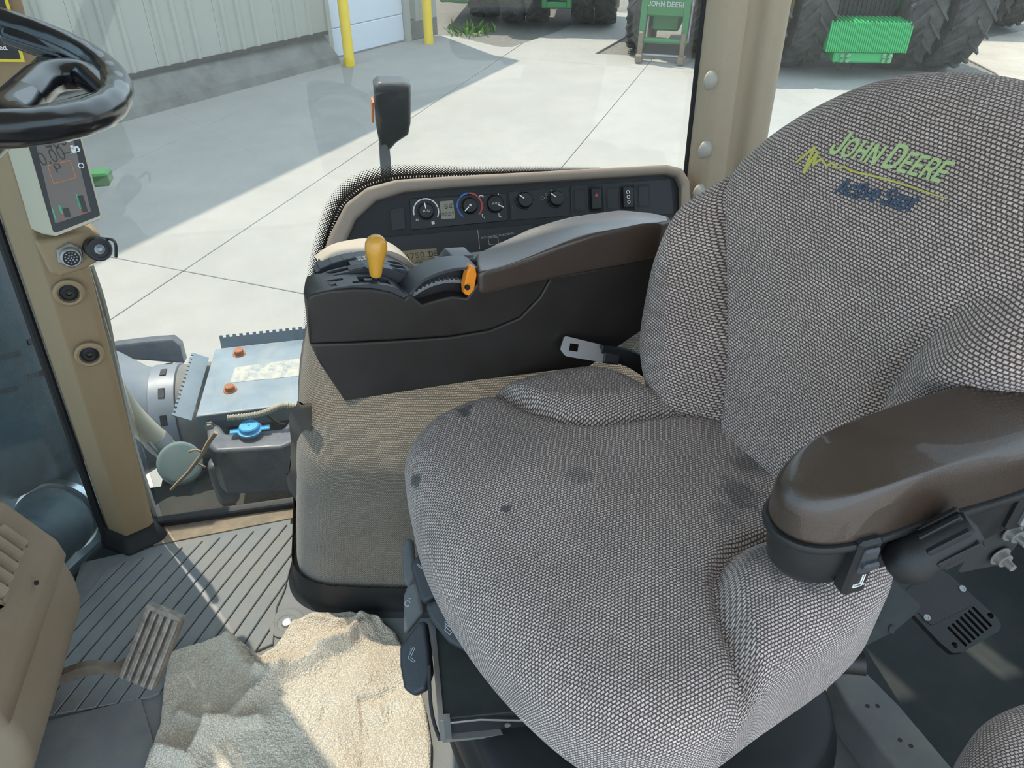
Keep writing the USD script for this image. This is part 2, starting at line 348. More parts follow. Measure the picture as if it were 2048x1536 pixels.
while x < WL - .02:
    x1 = min(x + .916, WL)
    if x1 <= door0 + .01: part(bd, 'wall_panel', ribbed(x, x1 - .004, .42, rake(x + .458)), 'siding')
    elif x >= door0 - .01 and x1 > door0:
        if x >= door1 - .3: part(bd, 'wall_panel', ribbed(max(x, door1), x1, .28, rake(x + .458)), 'siding')
    x += .916
part(bd, 'wall_panel', ribbed(door0, door1, 3.6, rake((door0 + door1) / 2)), 'siding')
for k in range(9): part(bd, 'door_panel', box(door0 + .04, door1 - .04, .05, .10, .02 + k * .4, .02 + k * .4 + .393, .012), 'white_door')
part(bd, 'door_frame', box(door0 - .03, door0 + .04, -.03, .11, 0, 3.65), 'siding'); part(bd, 'door_frame', box(door1 - .04, door1 + .05, -.03, .11, 0, 3.65), 'siding')
part(bd, 'base_trim', box(-12, door0 - .03, -.03, .05, .38, .425), 'dark_trim')
part(bd, 'foundation', box(door1 + .05, WL, -.012, .2, 0, .28, .01), 'kerb_concrete')
part(bd, 'side_wall', box(WL - .05, WL, .05, 8, 0, WH), 'siding'); part(bd, 'roof', hullm([(s, y, rake(s) + d) for s in (-4, WL + .1) for y in (-.16, 8) for d in (-.12, .10)]), 'siding')
kb = hullm([(-12, -.75, 0), (-12, .1, 0), (-12, -.70, .22), (-12, .1, .40), (door0 - .04, -.22, 0), (door0 - .04, .1, 0), (door0 - .04, -.20, .10), (door0 - .04, .1, .36)])
part(bd, 'kerb', kb, 'kerb_concrete')
bp = thing('bollard', 'yellow post nearer the camera at the left edge of the white door', 'post', (*np.array([.1485, 12.2909, 0])[:2], 0), group=None)
part(bp, 'pipe', lathe([(.075, 0), (.075, 1.12), (.07, 1.15), (.055, 1.18), (.03, 1.197), (.0, 1.2)], 24), 'yellow_paint')
dup(bp, 'yellow post at the right edge of the white door, by the shed corner', (*np.array([1.4726, 13.4641, 0])[:2], 0))
wv = []
for k in range(90):
    o = np.array([*(np.array([2.3271, 14.2472, 0])[:2] + np.clip(RNG.normal(0, .2, 2), -.4, .4)), -.03]); d = RNG.normal(0, 1, 3); d[2] = abs(d[2]) + 1.2; d /= np.linalg.norm(d); s = np.cross(d, RNG.normal(0, 1, 3)); s *= .012 / np.linalg.norm(s); L = RNG.uniform(.08, .3)
    wv.append(T([o - s, o + s, o + d * L * .6 + s * 1.3, o + d * L * .6 - s * 1.3, o + d * L + [0, 0, -.04]], [(0, 1, 2), (0, 2, 3), (3, 2, 4)]))
solo('weed_clump', cat(wv), 'leaf', 'green weeds growing in the gravel in front of the far left tractor', 'weeds', smooth=False, kind='stuff')

# ------------------------------------------------------------------ parked tractors
def tyre_mesh(R, w, rim, nl=22, lug=.045):
    h = w / 2; Rc = R - lug
    prof = [(rim, -h * .86), (rim + .02, -h * .95), ((rim + Rc) / 2, -h), (Rc - .06, -h * .97), (Rc - .012, -h * .8), (Rc, -h * .4), (Rc, h * .4), (Rc - .012, h * .8), (Rc - .06, h * .97), ((rim + Rc) / 2, h), (rim + .02, h * .95), (rim, h * .86)]
    M_ = [lathe(prof, 44)]
    for s in (-1, 1):
        for k in range(nl):
            a0 = 2 * np.pi * (k + (.5 if s > 0 else 0)) / nl; R_ = []
            for t in (0, .35, .7, 1.0):
                y = s * h * (.04 + .98 * t); a = a0 + .30 * t ** .9; r1 = R - .05 * t ** 4 * R * .6; r0 = Rc - .02 - .05 * t ** 4; da = .5 * lug / R * (1.25 - .3 * t)
                R_.append([((r0) * math.cos(a - da * 1.4), r0 * math.sin(a - da * 1.4), y), (r1 * math.cos(a - da), r1 * math.sin(a - da), y), (r1 * math.cos(a + da), r1 * math.sin(a + da), y), (r0 * math.cos(a + da * 1.4), r0 * math.sin(a + da * 1.4), y)])
            M_.append(loft(R_))
    m = cat(M_); return frame(m, (0, 0, 0), (0, 1, 0), (0, 0, 1))       # axle along x
def rim_mesh(rim, w, face):
    prof = [(.06, .0), (.09, .05), (rim * .55, .02), (rim * .62, .06), (rim * .93, .03), (rim, .0), (rim + .025, .05), (rim + .03, .10), (rim + .012, .10), (rim - .03, -.05), (rim * .6, -.06), (.06, -.08)]
    m = lathe(prof, 36)
    return frame(mv(m, (0, 0, w * .34)), (0, 0, 0), (0, 1, 0) if face > 0 else (0, -1, 0), (0, 0, 1))
def wheels(t, specs):
    for (x, y, R, w, rim, face) in specs:
        part(t, 'tyre', mv(tyre_mesh(R, w, rim), (x, y, R)), 'tyre', 30); part(t, 'rim', mv(rim_mesh(rim, w, face), (x, y, R)), 'tractor_yellow')
TROT = -16.0
# big articulated tractor with front weights, right behind the seat back
t = thing('tractor', 'large tractor with a stack of bright green front weights, behind the seat back', 'tractor', (*np.array([7.1615, 10.2511, 0])[:2], 0), TROT, None)
wheels(t, [(-.74, .55, .95, .50, .42, -1), (.68, .55, .95, .50, .42, 1), (1.30, .55, .95, .52, .42, 1), (-1.36, .55, .95, .52, .42, -1)])
part(t, 'weight', cat([box(-.56 + k * .0285, -.56 + k * .0285 + .0245, -.36, .02, .38, .78 - (.02 if k % 2 else 0), .008) for k in range(38)]), 'weight_green', kind='stuff')
part(t, 'weight_carrier', cat([box(-.42, .38, -.30, .25, .23, .38, .02)] + [mv(frame(cyl(.028, .03, 14), (0, 0, 0), (1, 0, 0), (0, 0, 1)), (sx + dx, -.30, .27 + dz)) for sx in (-.31, .25) for dx in (0, .075) for dz in (0, .06)]), 'weight_green')
part(t, 'front_frame', box(-.36, .36, .2, 2.4, .40, .95, .04), 'frame_dark'); part(t, 'hood', rbox(-.46, .46, .13, 2.6, .80, 2.1, .06), 'tractor_green')
part(t, 'grille', cat([box(-.40, .38, .07, .12, .70, 1.9)] + [box(-.38 + .06 * k, -.36 + .06 * k, .05, .08, .72, 1.88) for k in range(13)]), 'grille')
part(t, 'axle', rod((-1.4, .55, .95), (1.4, .55, .95), .12), 'frame_dark')
part(t, 'light', cat([along(cyl(.026, .025, 14), (sx + dx, -.305, .27 + dz), (sx + dx, -.4, .27 + dz)) for sx in (-.31, .25) for dx in (0, .08) for dz in (0, .065)]), 'white_lens')
part(t, 'cable', tube(spline([(-.38, -.25, .30), (-.30, -.32, .14), (-.18, -.30, .12), (-.08, -.2, .28)], 20), .012), 'rubber')
# loader tractor
t = thing('tractor', 'small green tractor with front loader arms, left of the rear post', 'tractor', (*np.array([4.7716, 11.5838, 0])[:2], 0), -27)
wheels(t, [(-.47, .75, .52, .28, .34, 1), (.52, .75, .52, .28, .34, 1), (-.40, 1.40, .52, .30, .28, 1), (.44, 1.40, .52, .30, .28, 1)])
for s in (-.32, .30):
    part(t, 'loader_arm', cat([ext(rpoly([(-.10, .22), (.06, .20), (.12, .6), (.22, 1.2), (.75, 1.75), (1.5, 1.6), (1.5, 1.75), (.7, 1.95), (.05, 1.4), (-.06, .7)], .03), -.045, .045, .01)]).apply_transform(np.array([[0, 0, 1, s], [1, 0, 0, 0], [0, 1, 0, 0], [0, 0, 0, 1.]])), 'tractor_green')
    part(t, 'loader_cylinder', cat([rod((s + .06, -.02, .28), (s + .06, .12, .75), .022), rod((s + .06, .12, .75), (s + .06, .26, 1.2), .036)]), 'steel_grey')
    part(t, 'loader_hook', cat([box(s - .035, s + .035, -.16, -.08, .03, .42, .01), box(s - .05, s + .05, -.26, -.06, .01, .12, .015)]), 'pedal_arm')
part(t, 'cross_tube', box(-.30, .30, -.03, .12, .62, .90, .02), 'tractor_green')
part(t, 'cross_tube', rod((-.36, -.08, .30), (.36, -.08, .30), .04), 'tractor_green')
part(t, 'lettering', frame(ctext('JOHN DEERE', .065, .004, True), (.0, -.032, .79), (1, 0, 0), (0, 0, 1)), 'print_grey')
part(t, 'lower_tube', rod((-.36, -.11, .10), (.36, -.11, .10), .022), 'steel_grey')
part(t, 'front_frame', box(-.20, .20, .2, 2.2, .38, .80, .03), 'tractor_green'); part(t, 'axle', box(-.42, .42, .68, .84, .42, .56, .03), 'tractor_green')
part(t, 'hood', rbox(-.26, .26, .3, 1.5, .82, 1.35, .06), 'tractor_green'); part(t, 'grille', box(-.20, .20, .27, .31, .85, 1.25, .01), 'grille')
part(t, 'light', box(-.04, .04, .18, .22, .60, .66, .01), 'white_lens')
part(t, 'hose', cat([tube(spline([(.18, .2, .9), (.1, .05, 1.05), (.2, .0, 1.3), (.26, .2, 1.5)], 20), .013), tube(spline([(-.12, .2, .9), (-.2, .05, 1.05), (-.1, .05, 1.35)], 20), .013)]), 'rubber')
# row crop tractors at the far end
def row_crop(o, sp, label, w=.38, R=.92, frame_x=0.0, rear=True):
    t = thing('tractor', label, 'tractor', o, -18)
    wheels(t, [(x, .7, R, w, R - .30, 1 if x > -.1 else -1) for x in sp])
    part(t, 'front_frame', box(frame_x - .22, frame_x + .22, .25, 2.4, .45, .85, .03), 'frame_dark')
    part(t, 'weight_bracket', cat([box(frame_x - .26, frame_x - .16, -.1, .3, .36, .9, .02), box(frame_x + .16, frame_x + .26, -.1, .3, .36, .9, .02), box(frame_x - .26, frame_x + .26, -.08, .1, .36, .46, .02), box(frame_x - .2, frame_x + .2, -.05, .2, .55, .85, .02)]), 'tractor_green')
    part(t, 'hood', rbox(frame_x - .42, frame_x + .42, .1, 2.5, .95, 1.9, .08), 'tractor_green')
    part(t, 'axle', rod((min(min(sp), frame_x), .7, R), (max(sp), .7, R), .1), 'tractor_yellow')
    part(t, 'rear_tyre', cat([mv(tyre_mesh(.62, .5, .3), (frame_x + s * .35, 3.0, .62)) for s in (-1, 1)]), 'tyre')
    return t
row_crop((*(np.array([3.7557, 13.7814, 0])[:2] + [.0, .2]), 0), (-.80, -.36, .44, .84), 'green tractor on dual tyres in the middle of the far row, above the armrest')
row_crop((*(np.array([1.9254, 14.4978, 0])[:2] + [.1, .45]), 0), (.58,), 'green tractor half hidden by the shed corner', .50, .98, .12)
row_crop((*np.array([10.375, 12.3744, 0])[:2], 0), (.62, 1.06, -.62, -1.05), 'green tractor at the far right edge of the yard', .42, .92)
# ------------------------------------------------------------------ the cab: floor, roof, posts, panes
FZ, WY, RZ = 1.65, 1.325, 3.5
solo('floor', ext(Polygon([(1.40, -.25), (1.40, 1.36), (-.60, 1.36), (-.645, 1.29), (-.80, 1.05), (-.93, .80), (-.985, .5), (-.985, -.25)]), FZ - .35, FZ - .004), 'dark_floor', 'dark cab floor under the mat', None, kind='structure')
solo('ceiling', rbox(-.98, 1.44, -.42, 1.43, RZ, RZ + .12, .05), 'headliner', 'pale cab roof lining above the seat', None, kind='structure')
wl = thing('wall_rear', 'low dark rear wall of the cab below the rear window', None, kind='structure')
part(wl, 'panel', box(1.36, 1.42, -.3, 1.36, FZ - .02, 2.2, .01), 'dark_floor')
part(wl, 'rear_corner_post', box(1.36, 1.43, -.36, -.28, FZ, RZ, .01), 'tan_post')
def window(n, label, m, gm, seal=None):
    w = thing(n, label, None, kind='structure'); part(w, 'glass', m, gm, False)
    if seal is not None: part(w, 'rubber_seal', seal, 'rubber')
    return w
sillz = FZ + .005
side = rpoly([(-.50, sillz + .012), (.68, sillz + .012), (.655, RZ), (-.40, RZ)])
w1 = window('window_1', 'large right-hand side window beside the console', frame(ext(side, 0, .004), (0, WY + .002, 0), (1, 0, 0), (0, 0, 1)), 'side_glass',
            cat([box(-.52, .70, WY - .012, WY + .010, sillz - .008, sillz + .016, .003), tube([(.640, WY, 1.7), (.622, WY, 2.35), (.585, WY, RZ)], .006, 8)]))
w2 = window('window_2', 'tall windshield left of the front post', (lambda W, k: loft([np.vstack([np.c_[W + [k(z), 0], np.full(len(W), z)], np.c_[(W + [k(z) - .004, .0])[::-1], np.full(len(W), z)]]) for z in (FZ + .01, RZ)]))(spline([(-.622, 1.30), (-.80, 1.05), (-.925, .80), (-.975, .5), (-.975, -.3)], 24), lambda z: .08 * (z - FZ) / (RZ - FZ) * .9), 'front_glass',
            tube([(-.616, 1.300, FZ + .0), (-.577, 1.302, 2.3), (-.504, 1.302, RZ)], .008, 8))
w3 = window('window_3', 'rear side window behind the rear post', box(.768, 1.36, WY + .0, WY + .004, 2.0, RZ), 'rear_glass')
w4 = window('window_4', 'rear window behind the seat', box(1.385, 1.389, -.28, WY, 2.2, RZ), 'rear_glass')

pbr('rubber_grey', (.20, .20, .17), .7)
# front post: five-cornered section, leaning a little rearward
def post(z):
    k = z - FZ
    return np.array([(-.607 + .061 * k, 1.302), (-.601 + .063 * k, 1.290), (-.561 + .072 * k, 1.260), (-.519 + .087 * k, 1.280), (-.512 + .088 * k, 1.292), (-.535 + .085 * k, 1.332), (-.598 + .062 * k, 1.340)])
def rounded_ring(P, z, r=.004): 
    g = rpoly(P, r, 3); L = np.array(g.exterior.coords)[:-1]; i = np.argmin(L[:, 0]); L = np.roll(L, -i, 0)
    d = np.r_[0, np.cumsum(np.linalg.norm(np.diff(np.vstack([L, L[:1]]), axis=0), axis=1))]; s = np.linspace(0, d[-1], 120, endpoint=False)
    Q = np.vstack([L, L[:1]]); return np.c_[np.interp(s, d, Q[:, 0]), np.interp(s, d, Q[:, 1]), np.full(120, z)]
tp = thing('trim_1', 'tan front corner post with two recessed fasteners', None, kind='structure')
part(tp, 'post_body', loft([rounded_ring(post(z), z) for z in np.linspace(FZ + .01, RZ, 12)]), 'tan_post', 22)
part(tp, 'boot', loft([rounded_ring((np.array(post(FZ)) - np.mean(post(FZ), 0)) * s + np.mean(post(FZ), 0), z, .01) for s, z in ((1.5, FZ), (1.45, FZ + .012), (1.15, FZ + .03), (1.1, FZ + .045))]), 'rubber')
part(tp, 'outer_seal', tube(spline(np.array([[-.4753, 1.345, 2.2743], [-.4763, 1.345, 2.204], [-.4883, 1.345, 2.0973], [-.5013, 1.345, 1.9808], [-.5123, 1.345, 1.8797], [-.52, 1.345, 1.7405], [-.5227, 1.345, 1.6176]]), 30), .009, 8), 'rubber_grey')
FN = np.array([.30, -.95, .05])
for c in (np.array([-.49, 1.266, 2.2662]), np.array([-.4949, 1.266, 2.1429])):
    ring = lathe([(.024, .0), (.024, .004), (.020, .0065), (.0165, .0055), (.0155, -.004), (.0, -.005)], 26); R_ = lambda m: frame(m, c + np.array([0, -.004, 0]), (.965, .24, 0), (0, 0, 1))
    f_ = part(tp, 'fastener_socket', R_(ring), 'tan_post'); part(f_, 'washer', R_(lathe([(.0, .0), (.004, .0), (.0045, .005), (.009, .0055), (.0145, .002), (.0145, -.004)], 24)), 'rubber', label='dark rubber washer with a hollow centre')

# rear post with padded cover and three push fasteners
rp = thing('trim_2', 'tan vinyl-covered rear post right of the side window', None, kind='structure')
def post2(z):
    k = z - 2.35
    return np.array([(.622 - .03 * k, WY - .018), (.640 - .03 * k, WY - .040), (.682 - .03 * k, WY - .046), (.694 - .03 * k, WY - .018), (.712 - .028 * k, WY - .056), (.745 - .024 * k, WY - .058), (.762 - .022 * k, WY - .03), (.766 - .02 * k, WY + .05), (.66 - .03 * k, WY + .05), (.622 - .03 * k, WY + .012)])
part(rp, 'post_cover', loft([rounded_ring(post2(z), z, .012) for z in np.linspace(FZ, RZ, 14)]), 'tan_cover', 50)
for c in (np.array([.6228, 1.286, 2.5423]), np.array([.6308, 1.284, 2.4207]), np.array([.6316, 1.284, 2.3386])):
    part(rp, 'push_fastener', frame(lathe([(.0, .011), (.007, .0105), (.013, .0075), (.0165, .003), (.0165, 0)], 26), c, (.9, .45, 0), (0, 0, 1)), 'fastener')
part(rp, 'rear_header', box(.80, 1.40, WY + .006, WY + .05, 2.70, RZ, .005), 'tan_post')
part(rp, 'upper_side_rail', box(-.55, 1.45, WY - .03, WY + .05, RZ - .06, RZ + .01, .01), 'tan_post')
# ------------------------------------------------------------------ the seat (local axes: b to the back, r to its right, z up; it is swivelled 14 degrees)
SEAT_O, SEAT_RZ = (.3, .62, 0), 14.0
def sthing(name, label, c, group=None): return thing(name, label, c, SEAT_O, SEAT_RZ, group)
def smooth01(x): x = np.clip(x, 0, 1); return x * x * (3 - 2 * x)
def seg_dist(p, L):
    d = np.full(len(p), 9.0); L = np.asarray(L, float)
    for a, b in zip(L[:-1], L[1:]):
        t = np.clip(((p - a) @ (b - a)) / ((b - a) @ (b - a)), 0, 1); d = np.minimum(d, np.linalg.norm(p - a - t[:, None] * (b - a), axis=1))
    return d
CUSH = spline([(-.215, .270), (-.240, .200), (-.258, .10), (-.258, .0), (-.247, -.08), (-.226, -.155), (-.190, -.222), (-.135, -.258), (-.04, -.256), (.06, -.246), (.14, -.230), (.192, -.200), (.214, -.15), (.25, -.07), (.255, .04), (.20, .11), (.155, .165), (.132, .215), (.118, .255), (.09, .285), (.0, .303), (-.10, .310), (-.17, .300)], 220, True)
seamR = spline([(-.078, .320), (-.062, .270), (-.037, .205), (-.002, .166), (.048, .143), (.112, .127), (.177, .110)], 30)
seamL = spline([(-.075, -.275), (-.056, -.240), (-.030, -.180), (-.008, -.140), (.022, -.117), (.065, -.108), (.12, -.118), (.22, -.13)], 30)
def cush_top(p):
    b, r = p[:, 0], p[:, 1]
    z = 2.238 + .010 * np.cos(r * 5) - .030 * smooth01((-b - .10) / .2) - .008 * smooth01((b - .05) / .2)
    sR = (r - np.interp(b, seamR[:, 0], seamR[:, 1])); sR = np.where(b < -.078, -.1, sR)
    z += .017 * smooth01(sR / .05) * smooth01((b + .085) / .05)
    sL = -(r - np.interp(b, seamL[:, 0], seamL[:, 1])); sL = np.where(b < -.075, -.1, sL)
    z += .034 * smooth01(sL / .04) * smooth01((b + .08) / .05)
    z -= .011 * np.exp(-(seg_dist(p, seamR) / .007) ** 2) + .014 * np.exp(-(seg_dist(p, seamL) / .008) ** 2)
    z += .004 * (meshkit.fbm(np.c_[p * 9, p[:, :1] * 0], 3) - .5) * 2
    return z
def cushion_fill(m, uv): return m, uv
def refined(out, c, top, low, R, **k): return pillow(out, c, top, low, R, **k)
ST = sthing('driver_seat', 'brown woven driver seat with stained cushion and embroidered backrest on a black bellows', 'seat')
m, uv = pillow(CUSH, (.0, .02), cush_top, 2.115, .050, .022, rin=70, ne=10)
part(ST, 'cushion', m, 'cushion_weave', uv=uv, label='stained brown woven cushion')
part(ST, 'cushion_pan', ext(Polygon(CUSH).buffer(-.03), 2.095, 2.118, .006), 'black_plastic', label='black plastic pan under the cushion')

# backrest: local (r, h) in a plane leaning back 10 degrees, n towards the front
TILT = math.radians(10)
def back_pos(r, h, n):
    b = .2 + h * math.sin(TILT) - n * math.cos(TILT); z = 2.27 + h * math.cos(TILT) + n * math.sin(TILT)
    return np.stack([b, r + np.zeros_like(b), z], -1)
BACK = spline([(.19, -.075), (.245, -.02), (.272, .06), (.274, .14), (.250, .225), (.205, .305), (.155, .365), (.11, .405), (.06, .430), (.0, .444), (-.08, .447), (-.14, .437), (-.19, .405), (-.228, .34), (-.252, .285), (-.250, .240), (-.222, .208), (-.185, .182), (-.176, .12), (-.174, .04), (-.160, -.03), (-.12, -.070), (0, -.085)], 220, True)
gR = spline([(.235, .30), (.212, .255), (.172, .18), (.142, .12), (.112, .05), (.085, -.03), (.08, -.09)], 40)
gL = spline([(-.235, .335), (-.20, .312), (-.165, .285), (-.135, .235), (-.118, .17), (-.115, .10), (-.105, .03), (-.09, -.09)], 40)
def back_top(p):
    r, h = p[:, 0], p[:, 1]
    n = .012 + .020 * np.cos((h - .18) * 5) - .030 * smooth01((h - .32) / .14) + .012 * smooth01((.1 - h) / .15)
    xr = np.interp(h, gR[::-1, 1], gR[::-1, 0]); xl = np.interp(h, gL[::-1, 1], gL[::-1, 0])
    lift = smooth01((.33 - h) / .12)
    n += .042 * smooth01((r - xr) / .07) * lift + .046 * smooth01((xl - r) / .06) * lift
    n -= .017 * np.exp(-(seg_dist(p, gR) / .008) ** 2) * lift + .010 * np.exp(-(seg_dist(p, gL) / .010) ** 2) * lift
    return n + .003 * (meshkit.fbm(np.c_[p * 8, p[:, :1] * 0], 3, 4) - .5) * 2
m, uv = pillow(BACK, (-.01, .19), back_top, -.11, .055, .03, rin=80, ne=10)
m = T(back_pos(*np.array(m.vertices).T), m.faces); 
if m.volume < 0: m.invert()
bk = part(ST, 'backrest', m, 'seat_weave', uv=uv)
def embroider(m2, r0, h0, size_to_r, slant=0.0, lift=.0009):
    """flat lettering laid on the backrest: x runs towards -r, y up"""
    m2 = m2.subdivide() if len(m2.faces) < 4000 else m2
    v = np.array(m2.vertices); r = r0 - v[:, 0]; h = h0 + v[:, 1] + v[:, 0] * slant; p = np.c_[r, h]
    return T(back_pos(r, h, back_top(p) + lift + v[:, 2]), np.array(m2.faces)[:, ::-1])
def caps(s, H, h):                 # capitals with larger initials
    out, x = [], 0.0
    for w in s.split():
        a = text(w[0], H, .0012, True); out.append(mv(a, (x - a.bounds[0][0], 0, 0))); x += a.extents[0] + H * .10
        b = text(w[1:], h, .0012, True); out.append(mv(b, (x - b.bounds[0][0], 0, 0))); x += b.extents[0] + H * .42
    return cat(out)
def oblique(m2, k): v = np.array(m2.vertices); v[:, 0] += k * v[:, 1]; return T(v, m2.faces)
A0, A1 = np.array(np.array([.0669, .3404])), np.array(np.array([-.0696, .3538]))
lt = caps('JOHN DEERE', .0245, .0195); k = (A0[0] - A1[0]) / lt.extents[0]; v = np.array(lt.vertices); v[:, 0] *= k; lt = T(v, lt.faces)
sl = (A1[1] - A0[1]) / (A0[0] - A1[0])
part(bk, 'embroidered_name', embroider(oblique(lt, .12), A0[0], A0[1], 0, sl), 'logo_green', False, label='pale green embroidered letters')
B0, B1 = np.array(np.array([.0363, .3059])), np.array(np.array([-.0563, .3199]))
lt = text('Active Seat', .017, .0012, True); k = (B0[0] - B1[0]) / lt.extents[0]; v = np.array(lt.vertices); v[:, 0] *= k; lt = T(v, lt.faces)
part(bk, 'embroidered_words', embroider(oblique(lt, .3), B0[0], B0[1], 0, (B1[1] - B0[1]) / (B0[0] - B1[0])), 'logo_blue', False, label='dark blue embroidered words')
wavep = np.array(np.array([[.1021, .3179], [.087, .3398], [.0862, .3115], [.0799, .3363], [.0778, .3229], [.0716, .3317], [.0604, .3274], [.0555, .3324], [.0454, .3296], [.039, .3339], [.0284, .3325], [-.0094, .3377], [-.0454, .3408], [-.0838, .343]]))
ww = np.array([.0010, .0017, .0018, .0016, .0014, .0012, .0012, .0011, .001, .001, .001, .001, .0008, .0005])
wl_ = []
for i in range(len(wavep) - 1):
    a, b = wavep[i], wavep[i + 1]; d = b - a; nseg = max(2, int(np.linalg.norm(d) / .01)); q = np.array([-d[1], d[0]]) / np.linalg.norm(d)
    for s in range(nseg):
        P0, P1 = a + d * s / nseg, a + d * (s + 1.08) / nseg; wa_, wb_ = np.interp([s / nseg, (s + 1) / nseg], [0, 1], [ww[i], ww[i + 1]])
        pts = np.array([P0 - q * wa_, P0 + q * wa_, P1 + q * wb_, P1 - q * wb_]); n_ = back_top(pts)
        wl_.append(hullm(np.vstack([back_pos(pts[:, 0], pts[:, 1], n_ + .0002), back_pos(pts[:, 0], pts[:, 1], n_ + .0013)])))
part(bk, 'embroidered_wave', cat(wl_), 'logo_yellow', False, label='yellow green stitched wave line')

# ---- armrest pads
def pad(out, top, z0, R, m=None): return pillow(out, np.mean(out, 0), top, z0, R, .006, rin=10, ne=8)[0]
PADL = spline([(-.052, -.214), (-.058, -.232), (-.050, -.252), (-.020, -.268), (.05, -.277), (.16, -.290), (.30, -.30), (.42, -.300), (.45, -.25), (.42, -.196), (.28, -.190), (.10, -.194), (.0, -.196), (-.036, -.202)], 160, True)
LA = part(ST, 'armrest', pad(PADL, lambda p: 2.492 - .012 * smooth01((-p[:, 0] + .03) / .09) + .004 * np.cos((p[:, 1] + .24) * 30), 2.437, .020), 'arm_vinyl', True, label='glossy brown vinyl armrest pad')
HS = Polygon(PADL).buffer(.0035)
part(LA, 'lip', ext(HS, 2.430, 2.439, .003), 'black_plastic')
front = Polygon(PADL).intersection(Polygon([(-.2, -.4), (.10, -.4), (.10, 0), (-.2, 0)])).buffer(-.004)
def taper(z0, z1, s, b1):
    o = np.array(front.exterior.coords)[:-1]; c = np.array([.06, -.235]); R_ = []
    for z, k in ((z1, 1.0), (z1 - .018, 1.0), (z1 - .038, .96), (z0 + .006, .86), (z0, .78)): R_.append(np.c_[c + (o - c) * k, np.full(len(o), z)])
    return loft(R_)
part(LA, 'housing', taper(2.372, 2.431, 1, 0), 'black_plastic', 40)
part(LA, 'side_plate', box(.06, .44, -.283, -.262, 2.368, 2.431, .006), 'black_plastic'); part(LA, 'arm_beam', box(.09, .46, -.262, -.20, 2.36, 2.42, .01), 'black_plastic')
# ---- left armrest fittings, on its outer side
def onside(m, b, r, z, up=(0, 0, 1), nrm=(-.18, -1, .0)):       # mesh with +z outwards, +x along the arm to the rear
    n = np.array(nrm, float); n /= np.linalg.norm(n); u = np.array(up, float); u -= n * (u @ n); u /= np.linalg.norm(u); x = np.cross(u, n)
    return frame(m, (b, r, z), x, u)
c = np.array([-.0009, -.275, 2.4127])
sw = part(LA, 'switch_frame', onside(box(-.011, .011, -.034, .030, -.012, .004, .003), *c), 'black_plastic')
part(LA, 'rocker', onside(cat([box(-.0075, .0075, -.004, .024, 0, .0075, .002), box(-.0075, .0075, .004, .012, .004, .012, .002)]), *c), 'control_plastic')
part(LA, 'seat_symbol', onside(cat([box(-.004, .004, -.0235, -.0225, .004, .0046), box(-.004, .002, -.0205, -.0195, .004, .0046), box(.0015, .0025, -.02, -.009, .004, .0046), box(.0035, .0045, -.0225, -.009, .004, .0046), box(-.0045, -.0035, -.0235, -.0195, .004, .0046), box(.005, .0065, -.0225, -.021, .004, .0046)]), *c), 'print_white', False)
a, b = np.array(np.array([.0353, -.285, 2.4047])), np.array(np.array([.0635, -.3, 2.4377]))
kn = part(LA, 'knob', along(lathe([(.0, -.012), (.013, -.008), (.020, .002), (.021, .012), (.0185, .022)] + [(.017, .03), (.016, .058), (.013, .064), (0, .066)], 30), a, b), 'black_plastic')
part(LA, 'grip_rib', cat([along(mv(box(-.0025, .0025, -.003, .003, .026, .062, .001), (.0165 * math.cos(t), .0165 * math.sin(t), 0)), a, b) for t in np.linspace(0, 2 * np.pi, 9)[:-1]]), 'black_plastic')
for c in np.array([[.2627, -.26, 2.276], [.2612, -.26, 2.313]]):
    hx = lathe([(.0, .018), (.004, .018), (.0045, .008), (.0085, .008), (.0085, .001), (.012, .001), (.012, 0), (0, 0)], 12)
    part(LA, 'bolt', onside(hx, *c), 'steel_dull')
c = np.array(np.array([.2494, -.255, 2.2981])); part(LA, 'bracket', onside(ext(rpoly([(-.03, -.04), (.03, -.045), (.05, .04), (-.02, .03)], .006), -.012, -.001, .001), *c), 'frame_dark')
c = np.array(np.array([.1842, -.287, 2.4033])); r2 = part(LA, 'switch_frame', onside(box(-.010, .018, -.022, .022, -.01, .004, .003), *c), 'black_plastic'); part(LA, 'rocker', onside(box(-.002, .016, -.014, .016, .0, .009, .002), *c), 'steel_grey')

# ------------------------------------------------------------------ right-hand armrest console with its levers (b, z profiles extruded along r)
RC = sthing('armrest_console', 'large dark brown armrest console with levers, right of the seat', 'armrest console')
def br(m): return swapyz(m)
R0 = .300
def oblique_cut(m_): return fromm(tom(m_).trim_by_plane((.915, -.40, 0), .915 * -.318 - .40 * .300))
top_edge = np.array([[-.3091, 2.4406], [-.3022, 2.4464], [-.2827, 2.4471], [-.2512, 2.4422], [-.2266, 2.4355], [-.2037, 2.4242], [-.1882, 2.4118], [-.1804, 2.4164], [-.1655, 2.3979], [-.1425, 2.4003], [-.1228, 2.3999], [-.1032, 2.392], [-.08, 2.4186], [-.0679, 2.4015], [.0217, 2.3933], [.1364, 2.3866], [.2188, 2.3886]])
low = np.array([[.2256, 2.3413], [.2194, 2.2722], [.0979, 2.2186], [-.0959, 2.2523], [-.2839, 2.2782], [-.3075, 2.3459], [-.3152, 2.3783]])
body = np.vstack([top_edge, low])
def both(seam_hi):   # split the flank along its seam into an upper cover and a lower shell
    return None
seam = np.array([[-.3504, 2.3884], [-.3145, 2.3788], [-.2657, 2.3672], [-.2002, 2.3525], [-.1302, 2.3383], [-.0707, 2.3324], [-.0243, 2.3403], [.0068, 2.3654], [.0248, 2.3949], [.0271, 2.4189]])
up_poly = Polygon(np.vstack([seam, [(seam[-1][0], 2.60), (-.5, 2.60)]])); BP = Polygon(body).buffer(0)
